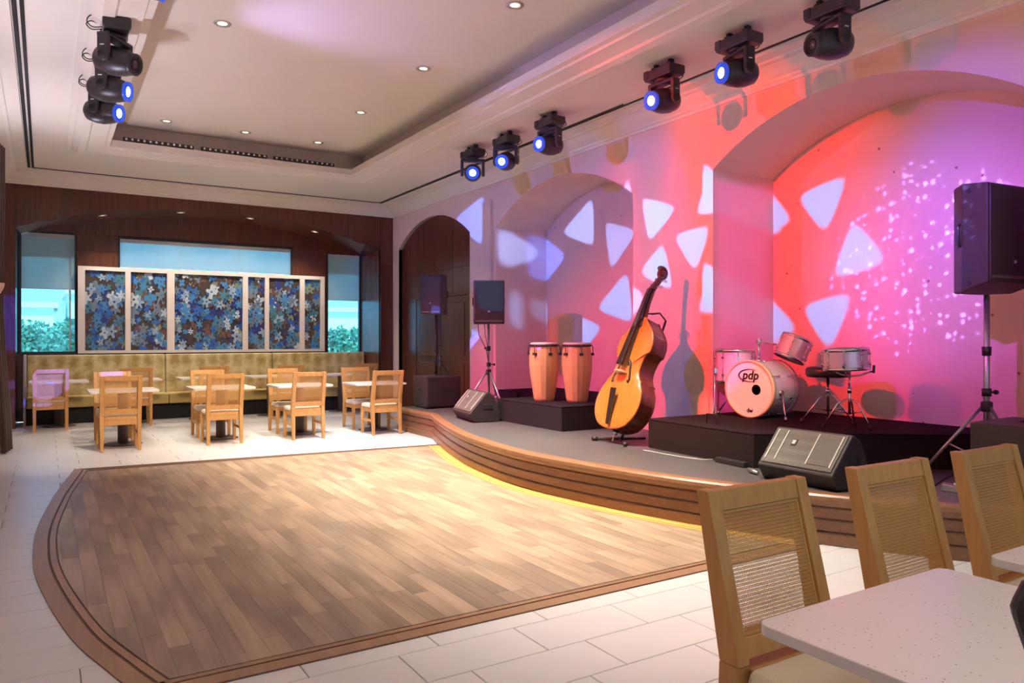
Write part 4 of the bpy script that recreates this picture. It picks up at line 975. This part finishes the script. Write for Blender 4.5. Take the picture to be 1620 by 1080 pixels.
# ------------------------------------------------------------------ floor monitors
def wedge(label, loc, rz, w, s=1):
    t = thing('floor_monitor', label, 'stage monitor', loc, rz, 'floor monitors')
    P = [(.07*s, 0), (.0, .11*s), (.012*s, .125*s), (.235*s, .385*s), (.26*s, .39*s), (.34*s, .34*s), (.44*s, .12*s), (.42*s, 0)]
    m = MB(); m.prism(P, lambda y, z: (-w/2, y, z), lambda y, z: (w/2, y, z)); m.build('cabinet', 'speaker_cab', t, .012)
    a = Vector((0, .012*s, .125*s)); b = Vector((0, .235*s, .385*s)); e = (b-a).normalized(); n = Vector((0, -e.z, e.y)); L_ = (b-a).length
    M = Matrix(((1, 0, 0), (0, e.y, n.y), (0, e.z, n.z)))           # columns x, along slope, outwards
    def pl(x0, x1, s0, s1, h0, h1): q = MB(); c = a+e*((s0+s1)/2)+n*((h0+h1)/2)+Vector(((x0+x1)/2, 0, 0)); q.box(c, (x1-x0, s1-s0, h1-h0), M); return q
    h = w/2
    g_ = pl(-h+.02, h-.02, .012, L_-.008, 0, .009).build('grille', 'grille', t, .004)
    pl(h*.28, h-.05, .05, L_-.03, .009, .013).build('horn_plate', 'grille_plate', g_, .003)
    for x in (-h+.05, -h*.58, h*.26, h-.045): pl(x-.005, x+.005, .045, L_-.025, .009, .015).build('grille_rib', 'logo_plate', g_)
    pl(-h*.36, -h*.22, L_*.55, L_*.72, .009, .014).build('badge', 'black_plastic', t)
    pl(-h*.34, -h*.25, L_*.585, L_*.69, .014, .016).build('badge_plate', 'logo_plate', t)
    for sg in (-1, 1):
        q = MB(); q.box((sg*(h+.002), .25*s, .2*s), (.01, .14*s, .06*s)); q.build('handle_recess', 'rubber', t, .004)
    return t
wedge('black floor monitor near the left end of the stage in front of the congas', (4.70, 8.82, ST+.001), math.radians(-100), .74)
wedge('black floor monitor with metal grille on the stage in front of the drum riser', (4.70, 3.60, ST+.001), math.radians(-91), .66)

# ------------------------------------------------------------------ congas
def conga(label, x, y):
    t = thing('conga_drum', label, 'drum', (x, y, RI+.001), random.uniform(0, 1), 'congas')
    m = MB(); m.lathe([(.125, 0), (.135, .02), (.155, .15), (.182, .32), (.196, .46), (.194, .56), (.18, .66), (.168, .705)], 16, smooth=False); m.build('shell', 'conga_wood', t)
    m = MB(); m.lathe([(.168, .705), (.176, .71), (.178, .735), (.17, .745), (.0001, .747)], 32); m.build('drumhead', 'conga_head', t)
    m = MB(); m.lathe([(.180, .695), (.190, .698), (.190, .716), (.180, .722)], 32, caps=False); m.build('rim', 'black_plastic', t)
    for k in range(6):
        q = 2*PI*k/6; c, s = math.cos(q), math.sin(q)
        m = MB(); m.tube([(c*.192, s*.192, .715), (c*.205, s*.205, .69), (c*.208, s*.208, .58)], .0055, 6); m.box((c*.203, s*.203, .60), (.03, .045, .03), Matrix.Rotation(q, 3, 'Z')); m.build('tuning_lug', 'black_plastic', t)
    return t
conga('left conga drum of pale orange wood on the black riser', 5.47, 7.97)
conga('right conga drum of pale orange wood, nearer the double bass', 5.72, 7.60)

# ------------------------------------------------------------------ double bass and its stand
bass = thing('double_bass', 'amber double bass leaning back on its stand between the two risers', 'double bass', (5.0, 6.03, ST+.03), 0)
bass.rotation_euler = (0, math.radians(22), math.radians(-1)); bass.scale = (1.03, 1.03, 1.03)
OUT = [(.0, .0), (.02, .12), (.06, .22), (.16, .305), (.28, .335), (.40, .315), (.49, .262), (.515, .262), (.53, .235), (.60, .195), (.68, .188), (.76, .205), (.80, .225), (.815, .255), (.84, .262), (.92, .262), (1.0, .235), (1.07, .18), (1.13, .115), (1.17, .07), (1.20, .045), (1.20, 0)]
OUT = [(p.x, max(0, p.y)) for k in ((0, 7), (7, 14), (14, len(OUT))) for p in catmull(OUT[k[0]:k[1]], 4)]
Z0 = .10; DEP = .19
def rib_poly(k=1, z_c=.6): return [(hw*k, Z0+z_c+(z-z_c)*k) for z, hw in OUT]+[(-hw*k, Z0+z_c+(z-z_c)*k) for z, hw in reversed(OUT[1:-1])]
P = rib_poly()
m = MB(); n = len(P); m.add([(-DEP/2+.012, y, z) for y, z in P]+[(DEP/2, y, z) for y, z in P], [(i, (i+1) % n, n+(i+1) % n, n+i) for i in range(n)], 0, True); m.add([(DEP/2, y, z) for y, z in P], [tuple(range(n))]); m.build('body', 'bass_rib', bass)
m = MB(); rings_ = [(1.012, -DEP/2+.012), (1.016, -DEP/2+.004), (1.008, -DEP/2-.002), (.97, -DEP/2-.006), (.85, -DEP/2-.018), (.6, -DEP/2-.03), (.3, -DEP/2-.036)]
vs = []
for k, x in rings_: vs += [(x, y, z) for y, z in rib_poly(k)]
m.add(vs, [(r*n+i, r*n+(i+1) % n, (r+1)*n+(i+1) % n, (r+1)*n+i) for r in range(len(rings_)-1) for i in range(n)]+[tuple((len(rings_)-1)*n+i for i in range(n))], 0, True); m.build('top_plate', 'bass_top', bass)
m = MB(); m.add([(DEP/2, y, z) for y, z in rib_poly(1.012)]+[(DEP/2+.012, y, z) for y, z in rib_poly(1.012)], [(i, (i+1) % n, n+(i+1) % n, n+i) for i in range(n)]+[tuple(range(n)), tuple(range(n, 2*n))]); m.build('back_plate', 'bass_rib', bass)
xt = -DEP/2-.03
for s in (-1, 1):                                                   # f-holes
    pts = [(xt+.003, s*.105, .60), (xt-.0, s*.125, .585), (xt+.001, s*.128, .61), (xt, s*.115, .66), (xt, s*.10, .70), (xt, s*.085, .76), (xt, s*.068, .80), (xt+.0, s*.058, .815), (xt, s*.05, .79)]
    m = MB(); m.tube([(p[0]-.007, p[1], p[2]) for p in pts], [.016, .014, .011, .012, .012, .012, .011, .014, .016], 8); m.build('f_hole', 'ebony', bass)
m = MB(); m.hexa([(xt-.10, -.045, .745), (xt-.10, .045, .745), (xt-.065, .04, .745), (xt-.065, -.04, .745)], [(-DEP/2-.045, -.024, 1.62), (-DEP/2-.045, .024, 1.62), (-DEP/2-.01, .02, 1.62), (-DEP/2-.01, -.02, 1.62)]); m.build('fingerboard', 'ebony', bass, .008)
m = MB(); m.tube([(-DEP/2-.01, 0, 1.19), (-DEP/2+.02, 0, 1.30), (-DEP/2+.01, 0, 1.45), (-DEP/2+.02, 0, 1.63)], [.05, .03, .025, .025], 12); m.build('neck', 'bass_neck', bass)
m = MB(); m.hexa([(-DEP/2-.03, -.03, 1.62), (-DEP/2-.03, .03, 1.62), (-DEP/2+.03, .03, 1.62), (-DEP/2+.03, -.03, 1.62)], [(-DEP/2+.05, -.024, 1.80), (-DEP/2+.05, .024, 1.80), (-DEP/2+.10, .024, 1.79), (-DEP/2+.10, -.024, 1.79)]); m.build('peg_box', 'bass_neck', bass, .008)
sp_ = []
for i in range(28):
    q = i/27*3.2*PI; r = .062*(1-i/27*.75); sp_.append((-DEP/2+.055-r*math.cos(q+.6)+.01, 0, 1.83+r*math.sin(q+.6)))
m = MB(); m.tube(sp_, [.028-.010*i/27 for i in range(28)], 10); m.lathe([(.03, -.04), (.034, 0), (.03, .04)], 16, Matrix.Translation((-DEP/2+.065, 0, 1.83)) @ aim((0, 1, 0)).to_4x4()); m.build('scroll', 'bass_neck', bass)
for k, z in enumerate((1.66, 1.70, 1.74, 1.78)):
    s = 1 if k % 2 else -1; x = -DEP/2+.0+(z-1.62)*.42
    m = MB(); m.tube([(x, 0, z), (x+.02, s*.075, z)], .006, 8); m.box((x+.02, s*.088, z), (.035, .008, .026)); m.build('tuning_peg', 'chrome', bass)
m = MB(); br = [(-.075, 0), (-.05, 0), (-.04, .03), (.04, .03), (.05, 0), (.075, 0), (.07, .05), (.055, .085), (.0, .10), (-.055, .085), (-.07, .05)]
m.prism(br, lambda y, h: (xt-h+.004, y, .672), lambda y, h: (xt-h+.004, y, .690)); m.build('bridge', 'maple', bass, .002)
m = MB(); m.hexa([(xt-.02, -.018, .13), (xt-.02, .018, .13), (xt-.002, .018, .13), (xt-.002, -.018, .13)], [(xt-.075, -.04, .50), (xt-.075, .04, .50), (xt-.055, .04, .50), (xt-.055, -.04, .50)]); m.build('tailpiece', 'ebony', bass, .006)
for k in range(4):
    y = (k-1.5)*.017; m = MB(); m.tube([(xt-.072, y*.9, .49), (xt-.098, y*1.2, .68), (-DEP/2-.05, y*.55, 1.62)], .0016, 5); m.build('string', 'string', bass)
m = MB(); m.tube([(0, 0, Z0), (0, 0, .0)], .009, 8); m.lathe([(.028, .06), (.03, .10)], 12); m.build('endpin', 'chrome', bass)
t = thing('bass_stand', 'black folding stand holding up the double bass', 'instrument stand', (5.09, 6.03, ST+.001), math.radians(-1))
for s in (-1, 1):
    m = MB(); m.tube([(.0, 0, .04), (-.12, s*.24, .02)], .013, 8); m.lathe([(.0001, -.03), (.022, -.028), (.022, .028), (.0001, .03)], 10, Matrix.Translation((-.13, s*.25, .0235)) @ aim((-.4, s*.9, 0)).to_4x4()); m.build('leg', 'black_plastic', t)
m = MB(); m.tube([(.0, 0, .04), (.35, 0, .02)], .013, 8); m.build('leg', 'black_plastic', t)
m = MB(); m.tube([(.02, 0, .03), (.20, 0, .30), (.62, 0, 1.22), (.645, 0, 1.28)], .013, 8); m.build('upright', 'black_plastic', t)
m = MB(); m.tube([(.645, 0, 1.28), (.56, .0, 1.36), (.46, .07, 1.355), (.38, .07, 1.345)], .009, 8); m.tube([(.56, 0, 1.36), (.46, -.07, 1.355), (.38, -.07, 1.345)], .009, 8); m.build('yoke', 'black_plastic', t)

# ------------------------------------------------------------------ drum kit
def hoop(mb, r, z0, z1, M=None, t=.008): mb.lathe([(r, z0), (r+t, z0), (r+t, z1), (r, z1), (r, z0)], 40, M, caps=False)
def lugs(t, r, z0, z1, n, M=None, q0=0):
    M = M or Matrix.Identity(4)
    for k in range(n):
        q = 2*PI*k/n+q0; c, s = math.cos(q), math.sin(q); m = MB()
        m.tube([M @ Vector((c*(r+.012), s*(r+.012), z0)), M @ Vector((c*(r+.012), s*(r+.012), z1))], .0035, 6)
        for z in (z0+(z1-z0)*.22, z0+(z1-z0)*.78): m.tube([M @ Vector((c*(r-.002), s*(r-.002), z)), M @ Vector((c*(r+.022), s*(r+.022), z))], .013, 8)
        m.build('lug', 'chrome', t)
def drum(name, label, loc, rot, r, h, n=8, q0=.2, shell='drum_shell'):
    t = thing(name, label, 'drum', loc, 0, None, rot)
    m = MB(); m.lathe([(r, -h/2), (r, h/2)], 40, caps=False); m.build('shell', shell, t)
    m = MB(); m.lathe([(r+.003, h/2+.002), (.0001, h/2+.004)], 40); m.build('batter_head', 'drum_head', t)
    m = MB(); m.lathe([(.0001, -h/2-.004), (r+.003, -h/2-.002)], 40); m.build('resonant_head', 'drum_head', t)
    m = MB(); hoop(m, r+.004, h/2-.012, h/2+.016); m.build('hoop', 'chrome', t)
    m = MB(); hoop(m, r+.004, -h/2-.016, -h/2+.012); m.build('hoop', 'chrome', t)
    lugs(t, r, -h/2, h/2, n, None, q0)
    return t
# bass drum: axis along +x, front head facing -x
KR, KD = .272, .40
kick = thing('bass_drum', 'pink-lit bass drum with a printed white front head on the drum riser', 'drum', (5.99, 5.10, RI+.001), math.radians(4))
KM = Matrix.Translation((0, 0, .292)) @ aim((1, 0, 0)).to_4x4()
m = MB(); m.lathe([(KR, .04), (KR, KD)], 48, KM, caps=False); m.build('shell', 'drum_shell', kick)
hr = .052
vs = []; fs = []; n = 48                                            # front head with a round port
fh = MB(); cY, cZ = -.085, -.005                                     # port position in the head plane (world -y is image right)
ring_o = [(0.002, (KR+.003)*math.cos(2*PI*k/n), .292+(KR+.003)*math.sin(2*PI*k/n)) for k in range(n)]
ring_i = [(-.001, cY+hr*math.cos(2*PI*k/n), .292+cZ+hr*math.sin(2*PI*k/n)) for k in range(n)]
fh.add(ring_o+ring_i, [(k, (k+1) % n, n+(k+1) % n, n+k) for k in range(n)]); fh.build('front_head', 'drum_head', kick)
m = MB(); m.lathe([(.0001, KD-.01), (KR, KD-.01)], 40, KM); m.build('rear_head', 'dark_hole', kick)
m = MB(); hoop(m, KR+.004, -.012, .036, KM, .014); m.build('front_hoop', 'hoop_wood', kick)
m = MB(); hoop(m, KR+.004, KD-.02, KD+.028, KM, .014); m.build('rear_hoop', 'hoop_mag', kick)
for k in range(8):
    q = 2*PI*k/8+.3; c, s = math.cos(q), math.sin(q); m = MB()
    for z0_, z1_ in ((.0, .14), (KD-.12, KD+.02)):
        m.tube([KM @ Vector((c*(KR+.022), s*(KR+.022), z0_)), KM @ Vector((c*(KR+.022), s*(KR+.022), z1_))], .004, 6)
        zz = .13 if z0_ < .1 else KD-.11; m.tube([KM @ Vector((c*KR, s*KR, zz)), KM @ Vector((c*(KR+.026), s*(KR+.026), zz))], .012, 8)
    m.build('lug', 'chrome', kick)
FL = Matrix(((0, 0, -1, 0), (-1, 0, 0, 0), (0, 1, 0, 0), (0, 0, 0, 1)))   # text on the -x face, reading left to right from outside
text_mesh('pdp', .125, 'head_lettering', 'print_black', kick, Matrix.Translation((-.0015, -.015, .292+.135)) @ FL, .18)
m = MB(); pts = [(-.002, -.015-.135*math.cos(q), .292+.135+.062*math.sin(q)) for q in [math.radians(60+240*i/20) for i in range(21)]]
m.tube(pts, [.0015+.006*math.sin(PI*i/20) for i in range(21)], 6); m.build('head_emblem', 'print_black', kick)
text_mesh('dw', .06, 'head_lettering', 'print_black', kick, Matrix.Translation((-.0015, -.01, .292-.215)) @ FL)
for s in (-1, 1):
    m = MB(); m.lathe([(.03, -.01), (.03, .03)], 12, Matrix.Translation((.13, s*KR*.97, .26)) @ aim((0, s, 0)).to_4x4()); m.tube([(.13, s*(KR+.015), .26), (.02, s*(KR+.13), .02)], .009, 8); m.lathe([(.014, -.02), (.014, .02)], 8, Matrix.Translation((.022, s*(KR+.128), .022)) @ aim((-.1, s*.1, -.24)).to_4x4()); m.build('spur', 'chrome', kick)
m = MB(); m.tube([(.16, 0, .55), (.16, 0, .76)], .013, 10); m.lathe([(.03, .555), (.03, .585)], 14, Matrix.Translation((.16, 0, 0))); m.lathe([(.022, .74), (.026, .75), (.026, .79), (.022, .80)], 12, Matrix.Translation((.16, 0, 0))); m.tube([(.16, 0, .77), (.25, -.03, .755), (.37, -.06, .735)], .010, 8); m.build('tom_holder', 'chrome', kick)
m = MB(); m.bb((KD+.05, -.05, .0), (KD+.33, .05, .03)); m.tube([(KD+.08, 0, .03), (KD+.10, 0, .25), (KD+.07, 0, .30)], .008, 8); m.box((KD+.065, 0, .30), (.03, .03, .05)); o = m.build('drum_pedal', 'black_plastic')
o.location = (5.99, 5.10, RI+.001); o.rotation_euler = (0, 0, math.radians(4)); tag(o, 'black kick pedal on the riser behind the bass drum', 'drum pedal')
# rack tom, floor tom, snare, throne
lat = Vector((CS, -SN, 0)); ax_t = (Vector((0, 0, 1))*math.cos(math.radians(24))+lat*math.sin(math.radians(24))).normalized()
drum('rack_tom', 'tilted rack tom mounted above the bass drum', (6.52, 4.98, 1.345), ax_t.to_track_quat('Z', 'Y').to_euler(), .150, .21, 6, .5)
ft = drum('floor_tom', 'floor tom on three legs at the left behind the bass drum', (6.17, 5.44, 1.16), (0, 0, 0), .192, .32, 8, .1)
for k in range(3):
    q = 2*PI*k/3+2.6; c, s = math.cos(q), math.sin(q)
    m = MB(); m.tube([(c*.215, s*.215, .02), (c*.215, s*.215, -.47), (c*.225, s*.225, -.50)], .007, 8); m.box((c*.203, s*.203, -.05), (.035, .03, .05), Matrix.Rotation(q, 3, 'Z')); m.build('leg', 'chrome', ft)
sn = Vector((6.06, 4.08, 1.265)); tl = (Vector((0, 0, 1))-lat*.05).normalized()
drum('snare_drum', 'shallow snare drum on its stand at the right of the drum kit', sn, tl.to_track_quat('Z', 'Y').to_euler(), .183, .165, 8, .3)
t = thing('snare_stand', 'chrome tripod stand with a basket under the snare drum', 'drum stand', (6.10, 4.07, RI+.001), 0)
m = MB(); m.tube([(0, 0, .12), (0, 0, .40)], .012, 10); m.tube([(0, 0, .34), (0, 0, .47)], .009, 10); m.lathe([(.018, .31), (.02, .36)], 10); m.build('stem', 'chrome', t)
for k in range(3):
    q = 2*PI*k/3+.4; c, s = math.cos(q), math.sin(q)
    m = MB(); m.tube([(c*.015, s*.015, .26), (c*.10, s*.10, .22), (c*.22, s*.22, .015)], .008, 8); m.tube([(c*.015, s*.015, .13), (c*.14, s*.14, .16)], .006, 8); lg = m.build('leg', 'chrome', t)
    m = MB(); m.lathe([(.016, 0), (.016, .035), (.01, .04)], 10, Matrix.Translation((c*.22, s*.22, 0))); m.build('foot', 'rubber', lg)
    m = MB(); q += 1.0; c, s = math.cos(q), math.sin(q); m.tube([(0, 0, .46), (c*.09, s*.09, .47), (c*.19, s*.19, .505)], .008, 8); ar = m.build('basket_arm', 'chrome', t)
    m = MB(); m.tube([(c*.203, s*.203, .49), (c*.208, s*.208, .56)], .011, 8); m.build('grip', 'rubber', ar)
t = thing('drum_throne', 'round black padded drum stool on a chrome tripod behind the snare', 'stool', (6.36, 4.47, RI+.001), 0)
m = MB(); m.lathe([(.10, .425), (.185, .43), (.20, .45), (.203, .49), (.19, .52), (.15, .53), (.0001, .528)], 36); m.build('seat', 'leather', t)
m = MB(); m.tube([(0, 0, .10), (0, 0, .425)], .014, 10); m.lathe([(.02, .27), (.022, .32)], 10); m.build('stem', 'chrome', t)
for k in range(3):
    q = 2*PI*k/3+2.7; c, s = math.cos(q), math.sin(q)
    m = MB(); m.tube([(c*.015, s*.015, .27), (c*.07, s*.07, .245), (c*.26, s*.26, .015)], .009, 8); m.tube([(c*.015, s*.015, .11), (c*.15, s*.15, .145)], .006, 8); lg = m.build('leg', 'chrome', t)
    m = MB(); m.lathe([(.018, 0), (.018, .035), (.01, .04)], 10, Matrix.Translation((c*.26, s*.26, 0))); m.build('foot', 'rubber', lg)

# ------------------------------------------------------------------ small things on the stage floor
def floorpt(u, v, z=ST+.006): return onz(u, v, z)
m = MB(); m.tube([floorpt(u, v) for u, v in ((1018, 712), (1045, 717), (1080, 723), (1110, 727), (1128, 727))], .006, 6); tag(m.build('stage_cable', 'cable_grey'), 'pale grey cable along the foot of the drum riser', 'cable')
pb = floorpt(1157, 735, ST+.001); t = thing('power_strip', 'black power strip on the stage to the left of the grille monitor', 'power strip', pb, math.radians(-94))
m = MB(); m.bb((-.17, -.03, 0), (.17, .03, .045)); m.build('housing', 'black_plastic', t, .006)
for k in range(4):
    m = MB(); m.bb((-.13+k*.07, -.018, .0445), (-.09+k*.07, .018, .048)); m.build('socket', 'rubber', t)
m = MB(); a = floorpt(1184, 742, ST+.025); b = floorpt(1199, 748, ST+.02); m.tube([a, a.lerp(b, .5), b], [.013, .017, .010], 10); tag(m.build('cable_plug', 'steel'), 'silver cable plug beside the power strip', 'plug')
m = MB(); m.tube([floorpt(u, v) for u, v in ((1450, 776), (1475, 770), (1492, 758), (1508, 750))], .007, 6); tag(m.build('stage_cable', 'cable'), 'dark cable curling across the stage by the right tripod', 'cable')
p = floorpt(1505, 776, ST+.001); t = thing('effect_pedal', 'small grey metal pedal box on the stage at the right', 'pedal', p, .3)
m = MB(); m.hexa([(-.05, -.06, 0), (.05, -.06, 0), (.05, .06, 0), (-.05, .06, 0)], [(-.045, -.055, .035), (.045, -.055, .035), (.045, .055, .05), (-.045, .055, .05)]); m.build('housing', 'steel', t, .004)
m = MB(); m.lathe([(.012, .035), (.012, .055), (.0001, .056)], 12, Matrix.Translation((0, -.025, 0))); m.build('switch', 'chrome', t)
p = floorpt(1118, 669, RI+.001); m = MB(); m.tube([(p.x, p.y, RI+.002), (p.x, p.y, RI+.09), (p.x+.01, p.y-.12, RI+.09), (p.x+.01, p.y-.12, RI+.002)], .006, 8); tag(m.build('bent_bracket', 'black_plastic'), 'small bent black wire bracket on the left corner of the drum riser', 'bracket')

# ------------------------------------------------------------------ black stool back at the right edge
p = onz(1578, 914, 1.14); bs = thing('bar_stool', 'black padded stool back just showing at the right edge of the picture', 'bar stool', (p.x+.16, p.y-.10, 0), math.radians(-32))
P = [(-.17, 1.10), (-.15, 1.135), (-.11, 1.15), (.15, 1.15), (.18, 1.12), (.17, .90), (.13, .87), (-.07, .87), (-.10, .90)]
m = MB(); m.prism(P, lambda x, z: (x, -.02, z), lambda x, z: (x, .02, z)); m.build('backrest', 'leather', bs, .015)
m = MB(); m.bb((-.19, -.36, .70), (.19, .02, .76)); m.build('seat', 'leather', bs, .02)
for sx in (-.16, .16):
    for sy in (-.33, -.01): m = MB(); m.tube([(sx, sy, 0), (sx*.95, sy, .70)], .014, 8); m.build('leg', 'black_plastic', bs)
m = MB(); m.tube([(-.14, .0, .75), (-.10, .005, .90)], .012, 8); m.tube([(.14, .0, .75), (.13, .005, .90)], .012, 8); m.build('back_support', 'black_plastic', bs)

# ------------------------------------------------------------------ outside the windows
m = MB(); m.bb((-40, YW+4, -4.1), (60, 120, -4.0)); o = m.build('ground_outside', 'ground'); struct(o)
def building(label, x0, x1, y, z1, floors, cols):
    t = thing('far_building', label, 'building', ((x0+x1)/2, y, -4), 0, 'buildings outside')
    w = x1-x0; h = z1+4
    m = MB(); m.bb((-w/2, 0, 0), (w/2, 8, h)); m.build('facade', 'bldg_white', t)
    m = MB(); m.bb((-w/2-.2, -.3, h), (w/2+.2, 8.2, h+.3)); m.build('roof_edge', 'bldg_white', t)
    for i in range(floors):
        z = h-2.6-i*3
        for k in range(cols):
            x = -w/2+w*(k+.5)/cols; m = MB(); m.bb((x-.55, -.05, z), (x+.55, .05, z+1.4)); m.build('window', 'bldg_glass', t)
        m = MB(); m.bb((-w/2, -1.0, z-.9), (w/2, 0, z-.7)); m.build('balcony', 'bldg_white', t)
    return t
building('white low building seen through the left window', -4.0, .4, 45, 3.0, 2, 4)
building('pale taller building seen through the left window beside the mullion', 1.0, 4.2, 42, 3.6, 2, 3)
building('hazy pale building seen through the right window', 13.0, 18.5, 48, 3.2, 2, 4)
def tree(label, x, y, z, r, seed):
    rr = random.Random(seed); t = thing('tree', label, 'tree', (x, y, -4), 0, 'trees outside')
    m = MB(); m.tube([(0, 0, 0), (.1, 0, (z+4)*.5), (0, 0, z+4-.2)], [.22, .16, .06], 8)
    for k in range(5): q = rr.uniform(0, 6.3); m.tube([(0, 0, (z+4)*.55), (math.cos(q)*r*.7, math.sin(q)*r*.5, z+4-r*.2)], [.07, .02], 6)
    m.build('trunk', 'bark', t)
    m = MB()
    for k in range(1100):
        v = Vector((rr.gauss(0, 1), rr.gauss(0, 1), rr.gauss(0, 1))).normalized()*r*(rr.random()**.35); v.z *= .8
        c = Vector((v.x, v.y, z+4-r*.75+v.z)); s = rr.uniform(.08, .17); a = Vector((rr.gauss(0, 1), rr.gauss(0, 1), rr.gauss(0, 1))).normalized(); b = a.cross(Vector((rr.gauss(0, 1), rr.gauss(0, 1), rr.gauss(0, 1)))).normalized()
        m.add([c-a*s, c+b*s*.5, c+a*s, c-b*s*.5], [(0, 1, 2, 3)])
    o = m.build('foliage', 'leaf', t); o['kind'] = 'stuff'
    return t
tree('bushy green tree outside the left window, left half', -.5, 33, 2.1, 1.15, 1)
tree('bushy green tree outside the left window, right half', 1.2, 37, 2.3, 1.2, 2)
tree('green tree outside the right window', 12.6, 36, 2.0, 1.3, 3)
